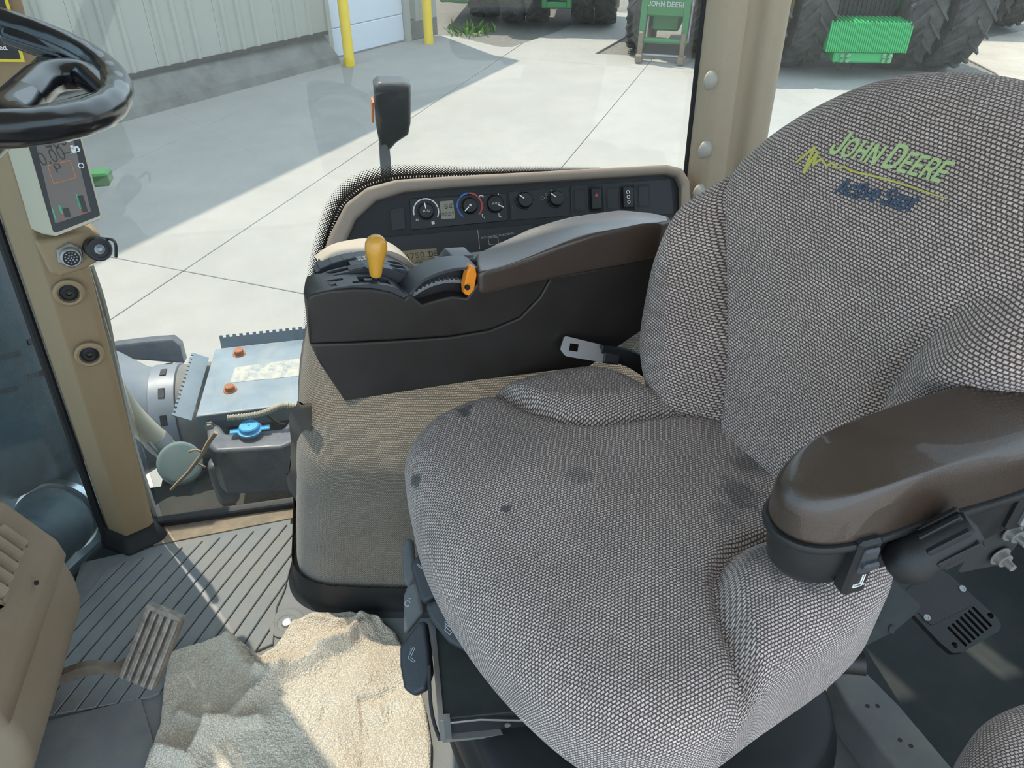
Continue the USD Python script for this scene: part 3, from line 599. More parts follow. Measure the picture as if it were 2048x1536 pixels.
def biggest(g): return max(getattr(g, 'geoms', [g]), key=lambda q: q.area)
part(RC, 'cover', oblique_cut(br(ext(biggest(BP.intersection(up_poly).buffer(-.0008)).buffer(.0001), R0, R0 + .052, .0035, 3))), 'console_brown', 40)
part(RC, 'shell', oblique_cut(br(ext(biggest(BP.difference(up_poly).buffer(-.0008)), R0 + .0005, R0 + .135, .0035, 3))), 'console_brown', 40)
core = BP.buffer(-.012)
part(RC, 'core', oblique_cut(br(ext(biggest(core), R0 + .01, R0 + .13))), 'black_plastic')
PADR = np.array(rpoly([(-.090, .296), (-.02, .294), (.06, .289), (.14, .285), (.190, .286), (.216, .295), (.226, .314), (.212, .332), (.165, .346), (.09, .357), (.015, .362), (-.04, .357), (-.068, .350), (-.080, .325)], .007, 6).segmentize(.004).exterior.coords)[:-1]
def padr_top(p): return 2.430 + .022 * smooth01((p[:, 0] + .07) / .16) - .008 * smooth01((p[:, 0] - .15) / .07) - .004 * np.cos((p[:, 1] - .325) * 40)
part(RC, 'pad', pad(PADR, padr_top, 2.394, .008), 'arm_vinyl', True)
# lever gates at the front: curved plates with cut slots
def strip(P, r0, r1, thick, slots=(), bev=.0015):
    """a plate bent along its (b, z) top line, from r0 to r1, with slots (s0, s1, ra, rb) cut through; s along the line 0..1"""
    q = spline(P, 26); t = np.gradient(q, axis=0); t /= np.linalg.norm(t, axis=1)[:, None]; n = np.c_[-t[:, 1], t[:, 0]]; n *= np.sign(n[:, 1:2] + 1e-9)
    prof_ = np.vstack([q, (q - n * thick)[::-1]]); m = tom(swapyz(ext(Polygon(prof_).buffer(0), r0, r1, 0)))
    for s0, s1, ra, rb in slots:
        i0, i1 = s0 * 25, s1 * 25; s = np.linspace(i0, i1, 6); c = np.c_[np.interp(s, range(26), q[:, 0]), np.interp(s, range(26), q[:, 1])]; nn = np.c_[np.interp(s, range(26), n[:, 0]), np.interp(s, range(26), n[:, 1])]
        cut = tom(swapyz(ext(Polygon(np.vstack([c + nn * .01, (c - nn * .0055)[::-1]])).buffer(0), ra, rb, 0))); m = m - cut
    return fromm(m)
g1 = np.array([[-.2993, 2.4442], [-.278, 2.446], [-.2456, 2.4438], [-.2205, 2.4386], [-.1972, 2.4274], [-.1831, 2.4123]])
part(RC, 'lever_gate', strip(g1, .304, .336, .010, [(.06, .24, .309, .315), (.14, .18, .309, .327), (.18, .33, .321, .327), (.40, .60, .309, .315), (.47, .53, .309, .327), (.53, .63, .321, .327), (.67, .80, .310, .326)]), 'control_plastic', 30)
g2 = np.array([[-.2892, 2.441], [-.2683, 2.4453], [-.2425, 2.4463], [-.2164, 2.4454], [-.1905, 2.4367], [-.1646, 2.419]])
part(RC, 'lever_gate', strip(g2, .338, .353, .012, [(.02, .42, .342, .350)]), 'control_plastic', 30)
g3 = np.array([[-.2804, 2.4367], [-.2582, 2.4423], [-.2315, 2.4442], [-.2048, 2.4419], [-.1752, 2.4281], [-.1488, 2.404]])
ks = part(RC, 'keypad', strip(g3, .354, .392, .012, [(.0, .30, .358, .372)]), 'control_plastic', 30)
def on_strip(P, s, r, dx, dr, h=.0012, m=None):
    q = spline(P, 26); i = s * 25; c = np.array([np.interp(i, range(26), q[:, 0]), np.interp(i, range(26), q[:, 1])]); t = np.array([np.interp(min(i + 1, 25), range(26), q[:, 0]), np.interp(min(i + 1, 25), range(26), q[:, 1])]) - c; t /= np.linalg.norm(t)
    return frame(box(-dx, dx, -dr, dr, -.002, h, min(h, dx, dr) * .4) if m is None else m, (c[0], r, c[1]), (t[0], 0, t[1]), (0, 1, 0))
for i in range(3): part(ks, 'key', on_strip(g3, .10 + .11 * i, .381, .0085, .009, .002), 'control_plastic')
part(ks, 'label_strip', on_strip(g2, .42, .3455, .011, .006, .0006), 'panel_black_face')
part(ks, 'key_print', cat([on_strip(g3, .43, .374 - .004 * j, .0, 0, 0, mv(ctext(s, .0042, .0003), (0, 0, .0002))) for j, s in enumerate(('0990', '1 2', '8888'))]), 'print_white', False)
g4 = np.array([[-.2676, 2.4306], [-.2473, 2.4408], [-.2218, 2.4433], [-.1924, 2.4407], [-.1638, 2.4286], [-.1425, 2.4056], [-.1308, 2.3841]])
part(RC, 'dome_cover', strip(g4, .393, .432, .030), 'beige_plastic', 30, label='smooth beige cover over the far side')
fin = np.array([[-.1993, 2.4331], [-.1849, 2.442], [-.1684, 2.4369], [-.1562, 2.415]])
for j in range(3): part(RC, 'guide_fin', br(ext(rpoly(np.vstack([np.array([[-.2021, 2.4292], [-.1871, 2.4366], [-.1719, 2.431], [-.162, 2.4169]]), np.array([[-.1633, 2.4], [-.2041, 2.4099]])]), .004), .340 + .012 * j, .3425 + .012 * j, .0006)), 'control_plastic')
# amber teardrop knob on its stem
a, b = np.array(np.array([-.2195, .318, 2.4291])), np.array(np.array([-.2133, .318, 2.481])); L = np.linalg.norm(b - a)
lv = part(RC, 'lever_stem', rod(a - (b - a) * .12, a + (b - a) * .25, .0042), 'panel_black')
part(lv, 'lever_knob', along(lathe([(.0, .014), (.0065, .014), (.0078, .017), (.0095, .030), (.0125, .044), (.0138, .051), (.0133, .058), (.0105, .064), (.006, .0675), (0, .0685)], 28), a, b), 'amber', label='translucent amber teardrop knob')
# quadrant recess with toothed arc and orange pointer
quad = np.array([[-.1799, 2.4135], [-.1683, 2.4223], [-.1475, 2.4281], [-.1204, 2.429], [-.0902, 2.4242], [-.0819, 2.4149], [-.1001, 2.3884], [-.1212, 2.399], [-.141, 2.3986], [-.1634, 2.3961]])
part(RC, 'quadrant_wall', br(ext(rpoly(np.array([[-.18, 2.3999], [-.1647, 2.4184], [-.1391, 2.4277], [-.1095, 2.429], [-.0809, 2.424], [-.0696, 2.4064], [-.0899, 2.3743], [-.158, 2.3777]]), .002), .318, .326, .001)), 'black_plastic')
part(RC, 'quadrant_hood', strip(np.array([[-.1854, 2.4108], [-.1676, 2.4283], [-.1438, 2.4364], [-.1146, 2.4377], [-.0865, 2.4321]]), .303, .340, .004), 'control_plastic', 30)
tc = np.array(np.array([[-.1353, 2.3403]])[0]); t0 = np.array([[-.172, 2.4069], [-.1338, 2.4162], [-.0949, 2.4092]]); rad = np.mean(np.linalg.norm(t0 - tc, axis=1)); an = [math.atan2(*(q - tc)[::-1]) for q in t0]; TS = []
for i in range(27):
    t = an[0] + (an[2] - an[0]) * i / 26; d = np.array([math.cos(t), math.sin(t)]); e = np.array([-d[1], d[0]]); c = tc + d * rad
    TS.append(br(ext(Polygon([c - e * .0020 - d * .003, c + e * .0020 - d * .003, c + e * .0020, c + e * .0009 + d * (.0028 if i % 2 else .0012), c - e * .0009 + d * (.0028 if i % 2 else .0012), c - e * .0020]), .312, .3185, 0)))
part(RC, 'toothed_arc', cat(TS), 'steel_grey', False)
op = rpoly(np.array([[-.096, 2.4377], [-.0898, 2.4334], [-.088, 2.4235], [-.0922, 2.4022], [-.1005, 2.3944], [-.1068, 2.3989], [-.107, 2.411], [-.102, 2.4304]]), .0015)
o_ = part(RC, 'pointer_lever', br(ext(op, .299, .311, .002)), 'orange', label='orange pointer lever')
cc = np.array([[-.1034, 2.4096]])[0]; part(o_, 'screw', frame(lathe([(0, .0022), (.0012, .0022), (.0014, .0035), (.0034, .0035), (.0036, 0), (0, 0)], 20), (cc[0], .2985, cc[1]), (1, 0, 0), (0, 0, 1)), 'panel_black')
# bracket in front of the pad, with its blank label window
hp = rpoly(np.array([[-.1194, 2.416], [-.1033, 2.4333], [-.0743, 2.4284], [-.0625, 2.3968], [-.0646, 2.3762], [-.1087, 2.3984]]), .003)
hb = part(RC, 'switch_hump', br(ext(hp, .334, .375, .003)), 'control_plastic')
part(RC, 'switch_hump', br(ext(rpoly(np.array([[-.13, 2.4069], [-.1161, 2.4189], [-.0906, 2.4147], [-.0844, 2.3854], [-.1254, 2.3873]]), .003), .350, .385, .003)), 'black_plastic')
q = np.array([[-.0867, .352, 2.4302], [-.0735, .352, 2.4281], [-.0673, .352, 2.4108], [-.0815, .352, 2.4125]]); part(hb, 'label_window', hullm(np.vstack([q, q + [0, 0, -.003]]) + np.array([-.002, -.012, .003])), 'steel_grey', False)

# ---- seat belt tongue lying between cushion and console
sb = sthing('seat_belt_tongue', 'chrome seat belt tongue on black webbing, beside the console', 'seat belt')
P = np.array([[.0339, .282, 2.2804], [.0438, .282, 2.3009], [.1055, .282, 2.2686], [.1229, .282, 2.2399], [.0988, .282, 2.2416], [.0412, .282, 2.2677]])
ctr = P.mean(0); ax = np.array(np.array([.1086, .272, 2.262])) - np.array(np.array([.0396, .288, 2.2839])); ax /= np.linalg.norm(ax); nn = np.array([-.1, -.9, .43]); uu = np.cross(nn, ax)
o = np.array(np.array([.0738, .28, 2.2718])); T2 = np.array([[(p - o) @ ax, (p - o) @ uu / np.linalg.norm(uu)] for p in P])
tg = rpoly(T2 if Polygon(T2).exterior.is_ccw else T2[::-1], .004).difference(Polygon([(-.026, -.0055), (-.026, .0055), (-.012, .0055), (-.012, -.0055)]))
def inplane(m): return frame(m, o, ax, uu)
part(sb, 'tongue', inplane(mv(trimesh.creation.extrude_polygon(tg, .003, engine='earcut'), (0, 0, -.0015))), 'chrome', 30)
w1_, w2_ = np.array(np.array([.109, .272, 2.2574])), np.array(np.array([.1741, .262, 2.2191]))
part(sb, 'webbing', loft([np.array([c + k * np.array([.0, -.4, 1]) * .020 * s + np.array([0, -.9, -.3]) * .0025 * q for k, q in ((-1, -1), (-1, 1), (1, 1), (1, -1))]) for c, s in zip(spline([w1_ - ax * .012, w1_ + ax * .02, (w1_ + w2_) / 2 + [0, 0, .006], w2_, w2_ + [.05, 0, -.05]], 14), np.linspace(.75, 1.1, 14))]), 'rubber', 30)
part(sb, 'webbing_sleeve', inplane(mv(rbox(-.014, .014, -.013, .013, -.004, .004, .003), (.045, -.004, 0))), 'black_plastic')
bx = np.array(np.array([.1981, .235, 2.2128])); part(sb, 'buckle_housing', frame(rbox(-.035, .05, -.022, .022, -.016, .016, .008), bx, (.75, -.15, -.5), (0, .9, .3)), 'black_plastic')
# ------------------------------------------------------------------ flat pieces cut to an outline of 3D points lying in one plane
def plane_frame(o, n, up=(0, 0, 1)):
    n = np.array(n, float); n /= np.linalg.norm(n); u = np.array(up, float); u -= n * (u @ n); u /= np.linalg.norm(u); x = np.cross(u, n); return np.array(o, float), x, u, n
def to2(P, fr): o, x, u, n = fr; q = np.atleast_2d(P) - o; return np.c_[q @ x, q @ u]
def put(m, fr, xy=(0, 0), h=0.0, rot=0.0):
    o, x, u, n = fr
    if rot: m = m.copy(); m.apply_transform(trimesh.transformations.rotation_matrix(rot, (0, 0, 1)))
    return frame(m, o + x * xy[0] + u * xy[1] + n * h, x, u)
def sheet(P, fr, h0, h1, bev=0.0, r=0.0): return put(ext(rpoly(to2(P, fr), r), h0, h1, bev), fr)
# ------------------------------------------------------------------ right-hand side console
CO = thing('side_console', 'cloth-covered right-hand side console with a tan-rimmed black control panel', 'side console')
BASE = np.array([(-.200, 1.31), (-.203, 1.14), (-.196, 1.075), (-.165, 1.040), (-.10, 1.015), (0, .99), (.15, .965), (.35, .95), (.66, .945), (.72, .95), (.72, 1.31)])
def console_ring(dx, dy, z, n=90):
    q = BASE.copy(); w = np.clip((.25 - q[:, 0]) / .45, 0, 1); q[:, 0] += dx * w; m_ = q[:, 1] < 1.3; q[m_, 1] = np.minimum(q[m_, 1] + dy, 1.29)
    q = spline(q[1:-1], n); q = np.vstack([q, [(.72, 1.312), (q[0][0], 1.312)]]); return np.c_[q, np.full(len(q), z)]
RS = [console_ring(dx, dy, z) for dx, dy, z in ((0, .004, 1.66), (0, 0, 1.72), (.02, 0, 1.85), (.036, .002, 1.95), (.045, .016, 2.0), (.055, .060, 2.045), (.066, .115, 2.085), (.080, .165, 2.125), (.10, .195, 2.18), (.115, .21, 2.25))]
RS2 = []
for a, b in zip(RS[:-1], RS[1:]): RS2 += [a + (b - a) * t for t in (0, .33, .66)]
RS2.append(RS[-1]); m = loft(RS2); s_ = np.r_[0, np.cumsum(np.linalg.norm(np.diff(RS[0], axis=0), axis=1))]
uv = np.vstack([np.c_[s_, np.full(len(s_), r[0, 2])] for r in RS2] + [[[0, 0]], [[0, 3]]])
part(CO, 'cloth_side', m, 'console_cloth', uv=uv, label='brown woven cloth side')
F_ = []
for i in range(40):
    t = i / 39; z = 1.82 + .27 * t; w = .008 + .020 * math.sin(math.pi * min(1, t * 1.05)) ** .7 + .006 * math.sin(9 * t); x0 = -.203 + .16 * (z - 1.66) * 1.05; wv = .010 * math.sin(11 * t) + .006 * math.sin(23 * t + 1)
    F_.append([(x0 + .012, 1.10, z), (x0 - w * .5, 1.115 + wv, z), (x0 - w, 1.14 + wv * 1.5, z), (x0 - w - .002, 1.143 + wv * 1.5, z), (x0 - w * .5, 1.121 + wv, z), (x0 + .012, 1.108, z)])
part(CO, 'torn_cloth_flap', loft(F_), 'cloth_edge', True, label='loose torn edge of the cloth')
sk = [np.c_[np.array(Polygon(console_ring(0, 0, 0)[:, :2]).buffer(d).exterior.coords)[:-1], ] for d in (.03, .022, .016, .012, .010)]
def resamp(L, n=140):
    i = np.argmax(L[:, 0] * 2 + L[:, 1]); L = np.roll(L, -i, 0); Q = np.vstack([L, L[:1]]); d = np.r_[0, np.cumsum(np.linalg.norm(np.diff(Q, axis=0), axis=1))]; s = np.linspace(0, d[-1], n, endpoint=False); return np.c_[np.interp(s, d, Q[:, 0]), np.interp(s, d, Q[:, 1])]
part(CO, 'rubber_skirt', loft([np.c_[resamp(L), np.full(140, z)] for L, z in zip(sk, (1.652, 1.656, 1.664, 1.70, 1.722))] , cap=False), 'rubber', True, label='black rubber skirting at the foot')
PF = (np.array([0, 1.27, 2.36]), np.array([1.0, 0, 0]), np.array([0, .5, .866]), np.array([0, -.866, .5]))
outer = np.vstack([np.array([[-.0915, -.1309], [-.0749, -.0813], [-.0518, -.0324], [-.0186, .0171], [.0208, .041], [.0689, .0499], [.1644, .0486], [.3441, .0447], [.561, .0394], [.5895, .031], [.6031, .0055], [.5988, -.1179]]), [(.62, -.16), (-.09, -.16)]])
inner = np.vstack([np.array([[-.0494, -.0923], [-.029, -.0515], [-.0052, -.0111], [.0324, .0172], [.0836, .0284], [.1622, .0291], [.3422, .0264], [.5596, .0224], [.5785, .0155], [.5848, -.0022], [.5772, -.1159]]), [(.585, -.17), (-.04, -.17)]])
bez = rpoly(outer, .012).difference(rpoly(inner, .008)).difference(Polygon([(-1, -.5), (2, -.5), (2, -.155), (-1, -.155)]))
def ring_prism(g, z0, z1, bev): 
    g = biggest(g); return put(ext(g, z0, z1, bev, 3), PF)
part(CO, 'bezel', ring_prism(bez, -.05, .014, .007), 'tan_bezel', 40, label='tan plastic rim')
part(CO, 'panel', put(ext(rpoly(inner, .008).buffer(.004), -.03, -.002), PF), 'panel_black')
def at(m, xy, h=0.0, rot=0.0): return put(m, PF, xy, h - .002, rot)
PXM = .00088
# climate module with its two dials, display and mode dial
cl = part(CO, 'climate_module', put(ext(rpoly(np.array([[.0901, .0176], [.2605, .0135], [.2581, -.0344], [.0871, -.0362]]), .003), -.003, .001, .001), PF), 'panel_black_face')
def dial(c, r, h, parent, ang, name='dial', knurl=18):
    d = part(parent, name, at(cat([lathe([(r, 0), (r, h * .35), (r * .93, h * .4), (r * .80, h * .95), (r * .74, h), (0, h)], 32)] + [mv(box(-.0012, .0012, -.0008, .0012, 0, h * .42), (r * math.cos(t), r * math.sin(t), 0)).apply_transform(np.eye(4)) for t in np.linspace(0, 2 * np.pi, knurl, endpoint=False)]), c), 'black_plastic', 30)
    return part(d, 'pointer', at(box(-.0009, .0009, r * .25, r * .92, h * .9, h + .0006), c, 0, ang), 'print_white', False)
def arcm(r0, r1, a0, a1, h=.0012, n=24):
    t = np.linspace(math.radians(a0), math.radians(a1), n); P = np.vstack([np.c_[r1 * np.cos(t), r1 * np.sin(t)], np.c_[r0 * np.cos(t), r0 * np.sin(t)][::-1]]); return ext(Polygon(P), 0, h)
c1, c2, c3, c4, c5 = np.array([.1159, -.0068]), np.array([.1931, -.0036]), np.array([.2388, -.0039]), np.array([.2925, -.0021]), np.array([.3502, -.0042])
dial(c1, .0150, .012, CO, .12); dial(c2, .0150, .012, CO, 2.3); dial(c3, .0165, .010, CO, -2.1); dial(c4, .0150, .013, CO, .85); dial(c5, .0150, .013, CO, .85)
pr_ = part(cl, 'dial_scale', cat([at(arcm(.0205, .0228, a, a + 42), c1, .003) for a in (-30, 15, 60, 105, 150)]), 'print_white', False)
part(cl, 'cold_scale', cat([at(arcm(.0205, .0232, a, a + 44), c2, .003) for a in (92, 140, 188)]), 'blue_print', False, label='blue arc of the temperature dial')
part(cl, 'warm_scale', cat([at(arcm(.0205, .0232, a, a + 44), c2, .003) for a in (44, -4, -48)]), 'red_print', False, label='red arc of the temperature dial')
lc = np.array([.1536, -.0073]); d_ = part(CO, 'climate_display', at(ext(rpoly([(-.0125, -.0155), (.0115, -.0155), (.0115, .0155), (-.0125, .0155)], .002), 0, .0035), lc), 'lcd_grey')
part(d_, 'display_digits', cat([at(ctext('84', .0085, .0003), lc + [.002, .006], .0036), at(ctext('00:07', .0058, .0003), lc + [0, -.007], .0036), at(ctext('F', .004, .0003), lc + [.0095, .009], .0036)]), 'lcd_dark', False)
def fan(c, s): return cat([at(mv(cyl(s * .42, .0006, 10), (s * .55 * math.cos(t), s * .55 * math.sin(t), 0)), c, .003) for t in (.8, 2.37, 3.94, 5.5)])
def man(c, s): return cat([at(mv(cyl(s * .3, .0006, 10), (-s * .3, s * .9, 0)), c, .003), at(box(-s * .5, -s * .15, -s * .6, s * .55, 0, .0006), c, .003), at(box(-s * .3, s * .7, -s * .6, -s * .3, 0, .0006), c, .003), at(box(s * .45, s * .7, -s * 1.1, -s * .4, 0, .0006), c, .003)])
part(cl, 'symbol', cat([fan(np.array([.1258, -.0274]), .0035), man(np.array([.2474, .0093]), .0035), man(np.array([.215, -.0237]), .0035), man(np.array([.2447, -.0245]), .0035), at(arcm(.004, .0055, 20, 160), np.array([.2149, .0076]), .003), at(arcm(.0014, .0022, 0, 360), np.array([.0987, -.0199]), .003), at(ctext('AUTO', .0032, .0004), c1, .0125), at(ctext('AUTO', .0032, .0004), c3, .0105), fan(c2 + [0, 0], .0024).apply_translation(PF[3] * .0100)]), 'print_white', False)
sy = [at(arcm(.0014, .0022, 0, 360), np.array([.277, .0061]), .0002), at(arcm(.0016, .0024, 200, 340), np.array([.2913, .0128]), .0002), at(cyl(.0022, .0006, 12), np.array([.3102, -.008]), .0002), at(cyl(.0016, .0006, 12), np.array([.3052, .0056]), .0002), at(cyl(.0018, .0006, 12), np.array([.2721, -.0057]), .0002), at(arcm(.0018, .0026, 0, 360), np.array([.2714, -.0118]), .0002),
      at(arcm(.0014, .0022, 0, 360), np.array([.3336, .0051]), .0002), at(arcm(.0020, .0030, -90, 90), np.array([.3433, .0096]), .0002), at(box(-.0035, -.001, -.0025, .0025, 0, .0006), np.array([.3415, .0098]), .0002), at(ctext('1', .0045, .0004), np.array([.3572, .0103]), .0002), at(arcm(.0016, .0024, 0, 180), np.array([.3535, .0097]), .0002), at(ctext('2', .0045, .0004), np.array([.366, .0052]), .0002), at(arcm(.0016, .0024, 0, 180), np.array([.3622, .0046]), .0002), at(arcm(.0028, .0034, 0, 360), np.array([.3257, -.0004]), .0002), at(arcm(.0018, .0026, 0, 180), np.array([.3311, -.0017]), .0002)]
part(CO, 'dial_symbols', cat(sy), 'print_grey', False)
part(CO, 'dial_panel', put(ext(rpoly(np.array([[.2662, .0157], [.3744, .0151], [.3722, -.0353], [.2644, -.035]]), .002), -.003, -.0006, .0006), PF), 'panel_black_face')
part(CO, 'switch_panel', put(ext(rpoly(np.array([[.3793, .0174], [.5706, .0152], [.571, -.0493], [.3759, -.0365]]), .004), -.003, -.0008, .0006), PF), 'panel_black_face')
def rr(w, h, r=.002): return rpoly([(-w, -h), (w, -h), (w, h), (-w, h)], r)
for i, c in enumerate(np.array([[.3943, -.0104], [.4244, -.0101], [.4556, -.0118], [.4841, -.0123], [.5149, -.012], [.5487, -.0129]])):
    tilt = -.05
    if i in (1, 3):
        s_ = part(CO, 'rocker_switch', at(cat([ext(rr(.0150, .024, .003), -.001, .0012, .0006), ext(rr(.0095, .0185, .002), 0, .0065, .002)]), c, 0, tilt), 'black_plastic')
        if i == 1: part(s_, 'hazard_triangle', at(ext(Polygon([(-.0035, .004), (.0035, .004), (0, .010)]), .0064, .0068), c, 0, tilt), 'red_print', False, label='red warning triangle')
        else: part(s_, 'light_symbol', cat([at(arcm(.0020, .0030, 0, 360), c + [0, -.0085], .0066), at(arcm(.0022, .0032, 20, 320), c + [0, .0005], .0066), at(arcm(.0022, .0034, -60, 250), c + [0, .009], .0066)]), 'print_white', False)
    else:
        b_ = part(CO, 'switch_blank', at(ext(rr(.0130, .0215, .002), -.001, .0016 if i != 5 else .0002, .0006), c, 0, tilt), 'panel_black'); part(b_, 'inset', at(ext(rr(.0098, .0175, .0015), 0, .0022 if i != 5 else .0006, .0005), c, 0, tilt), 'panel_black_face')
part(CO, 'blank_plate', put(ext(rpoly(np.array([[.0554, .0025], [.0789, .004], [.077, -.0335], [.0526, -.0348]]), .003), -.003, .0002, .0006), PF), 'panel_black_face')
# gauge panel below with the hour display
gp = part(CO, 'gauge_panel', put(ext(rpoly(np.array([[.0369, -.0437], [.2853, -.0447], [.3017, -.0452], [.2971, -.1438], [.0231, -.1427]]), .003), -.003, .0002, .0008), PF), 'panel_black_face')
h_ = part(gp, 'hour_display', put(ext(rpoly(np.array([[.0657, -.0705], [.1269, -.0709], [.1265, -.1049], [.0641, -.105]]), .002), 0, .0012), PF), 'lcd_amber', label='amber hour display reading 4750.1')
cH = np.array([.0976, -.0804]); part(gp, 'hour_digits', cat([put(ctext('4750.1', .0098, .0003), PF, cH - [.004, 0], .0013, .04), put(ctext('08', .0098, .0003), PF, np.array([.1223, -.0801]) - [.002, 0], .0013, .04), put(ctext('88', .008, .0003), PF, np.array([.0932, -.0956]), .0013, .04), put(box(-.03, .03, -.0003, .0003, 0, .0003), PF, np.array([.0958, -.0889]), .0013, .04)]), 'lcd_dark', False)
part(gp, 'lettering', cat([put(ctext('AUTOMATIC  POWERSHIFT', .0034, .0004), PF, np.array([.2391, -.0591]), .0004, .05), put(box(-.0004, .0004, -.02, .014, 0, .0005), PF, np.array([.2029, -.0603]), .0003)]), 'print_grey', False)
def frame_sq(w, h, t=.0006): return cat([box(-w, w, h - t, h, 0, .0004), box(-w, w, -h, -h + t, 0, .0004), box(-w, -w + t, -h, h, 0, .0004), box(w - t, w, -h, h, 0, .0004)])
part(gp, 'button_outline', cat([put(frame_sq(.009, .006), PF, np.array([.2291, -.0679]), .0004, .05), put(arcm(.004, .005, 0, 360), PF, np.array([.1467, -.0832]), .0004)]), 'print_grey', False)
g2p = part(CO, 'gauge_panel', put(ext(rpoly(np.array([[.3109, -.046], [.5678, -.0527], [.5643, -.1517], [.3063, -.1447]]), .003), -.003, .0002, .0008), PF), 'panel_black_face')
part(g2p, 'button_outline', cat([put(frame_sq(.009, .007), PF, c, .0004, .05) for c in np.array([[.3504, -.0583], [.3717, -.0593], [.3932, -.0603]])]), 'print_grey', False)
# dotted black border of the side window, following the console rim
N = {'uv': ('uvmap', dict(attribute='st')), 'sx': ('separate_xyz', {}), 'a': ('math', dict(math_type='multiply', value2=math.pi / .0026)), 'b': ('math', dict(math_type='multiply', value2=math.pi / .0026)), 'c': ('math', dict(math_type='sine')), 'd': ('math', dict(math_type='sine')), 'e': ('math', dict(math_type='multiply')),
     'th': ('map_range', dict(from_min=0, from_max=.022, to_min=-.75, to_max=.75)), 'g': ('math', dict(math_type='greater_than')), 't': ('transparent_bsdf', {}), 'k': ('diffuse_bsdf', dict(color=(.01, .01, .01))), 'm': ('mix_closure', {})}
MATS['frit'] = usdkit.material(stage, '/World/Looks/frit', N, [('uv.UV', 'sx.vector'), ('sx.x', 'a.value1'), ('sx.y', 'b.value1'), ('a.value', 'c.value1'), ('b.value', 'd.value1'), ('c.value', 'e.value1'), ('d.value', 'e.value2'), ('sx.y', 'th.value'), ('e.value', 'g.value1'), ('th.result', 'g.value2'), ('g.value', 'm.fac'), ('t.BSDF', 'm.closure1'), ('k.BSDF', 'm.closure2')], surface='m.closure')
edge = np.array([[-.1241, 1.322, 2.0621], [-.102, 1.322, 2.1723], [-.0832, 1.322, 2.2439], [-.0584, 1.322, 2.3062], [-.0243, 1.322, 2.3649], [.018, 1.322, 2.3925], [.0711, 1.322, 2.4019], [.1683, 1.322, 2.3979], [.3051, 1.322, 2.3909], [.4476, 1.322, 2.3817]])[:, [0, 2]]
E_ = spline(edge, 60); tt = np.gradient(E_, axis=0); tt /= np.linalg.norm(tt, axis=1)[:, None]; nn = np.c_[-tt[:, 1], tt[:, 0]]; ss = np.r_[0, np.cumsum(np.linalg.norm(np.diff(E_, axis=0), axis=1))]
wd_ = np.interp(np.linspace(0, 1, 60), [0, .3, .45, .7, 1], [.016, .019, .022, .012, .006]); V, U, Fc = [], [], []
for i in range(60):
    for j, k in enumerate((-.022, 0.0, 1.0)):
        w = k if k < 0 else k * wd_[i]; q = E_[i] + nn[i] * (w if k < 0 else w); V.append((q[0], WY - .0005, q[1])); U.append((ss[i], -.005 if k < 0 else .022 * k))
    if i:
        for j in range(2): a = 3 * (i - 1) + j; b = 3 * i + j; Fc += [(a, b, b + 1), (a, b + 1, a + 1)]
part(w1, 'dotted_border', T(V, Fc), 'frit', uv=np.array(U))
# ------------------------------------------------------------------ display unit on the front post
mn = np.array([.30, -.93, .22]); MF = plane_frame((-.41, 1.19, 2.47), mn, (.06, 0, 1))
mu = thing('corner_post_display', 'beige tractor display unit with a tall brown screen on the front post', 'display')
Q = np.array([[-.4458, 1.2015, 2.5675], [-.3778, 1.2238, 2.5691], [-.3769, 1.1889, 2.4201], [-.445, 1.1637, 2.4065]]); q2 = to2(Q, MF)
side_ = to2(np.array([[-.4752, 1.1898, 2.5579], [-.4704, 1.1575, 2.415]]), MF)
hs = [np.c_[np.array(rpoly(q2, .004).buffer(d).exterior.coords)[:-1], ] for d in (0,)][0]
qc = q2.mean(0)
def housing(q, off, s): return q * s + qc * (1 - s) + off
rings = []
for h, off, s in ((0, (0, 0), .985), (-.003, (0, 0), 1.0), (-.05, (-.018, -.001), 1.0), (-.085, (-.030, -.002), .96)):
    L = resamp(housing(hs, np.array(off), s), 100); rings.append(put(T(np.c_[L, np.full(100, h)], np.zeros((0, 3), int)), MF).vertices)
part(mu, 'housing', loft(rings), 'beige_display', 40)
ins = housing(hs, 0, .93); part(mu, 'screen_surround', put(ext(Polygon(ins), -.001, .0012, .0008), MF), 'panel_black_face')
scr = to2(np.array([[-.4333, 1.2051, 2.5656], [-.3879, 1.2203, 2.568], [-.3897, 1.1878, 2.4329], [-.4377, 1.1706, 2.4257]]), MF)
def seg(s, h, p):
    m_ = ctext(s, h, .0003); v = np.array(m_.vertices); v[:, 0] *= .66; return put(T(v, m_.faces), MF, P_(p), .0017, rt)
sc = part(mu, 'screen', put(ext(rpoly(scr, .002), .0008, .0016), MF), 'screen_brown', label='brown liquid crystal screen')
def M1(u, v): return None
ex_ = scr[2] - scr[3]; rt = math.atan2(ex_[1], ex_[0]) ; o_m = (-.41, 1.19, 2.47); n_m = (.30, -.93, .22)
P_ = lambda p: to2(p, MF)[0]
tx = lambda s, h, p, b=False: put(ctext(s, h, .0003, b), MF, P_(p), .0017, rt)
part(sc, 'digits', cat([seg('400', .0170, np.array([-.4116, 1.2046, 2.534])), seg('0.00', .0180, np.array([-.4198, 1.1977, 2.5159])), put(box(-.005, .005, -.0007, .0007, 0, .0003), MF, P_(np.array([-.4016, 1.2038, 2.5169])), .0017, rt), tx('P', .0125, np.array([-.4158, 1.1952, 2.4996]))]), 'lcd_dark', False)
B4 = to2(np.array([[-.4281, 1.1923, 2.5045], [-.3982, 1.2027, 2.5075], [-.3967, 1.1972, 2.4824], [-.4265, 1.1868, 2.4789]]), MF)
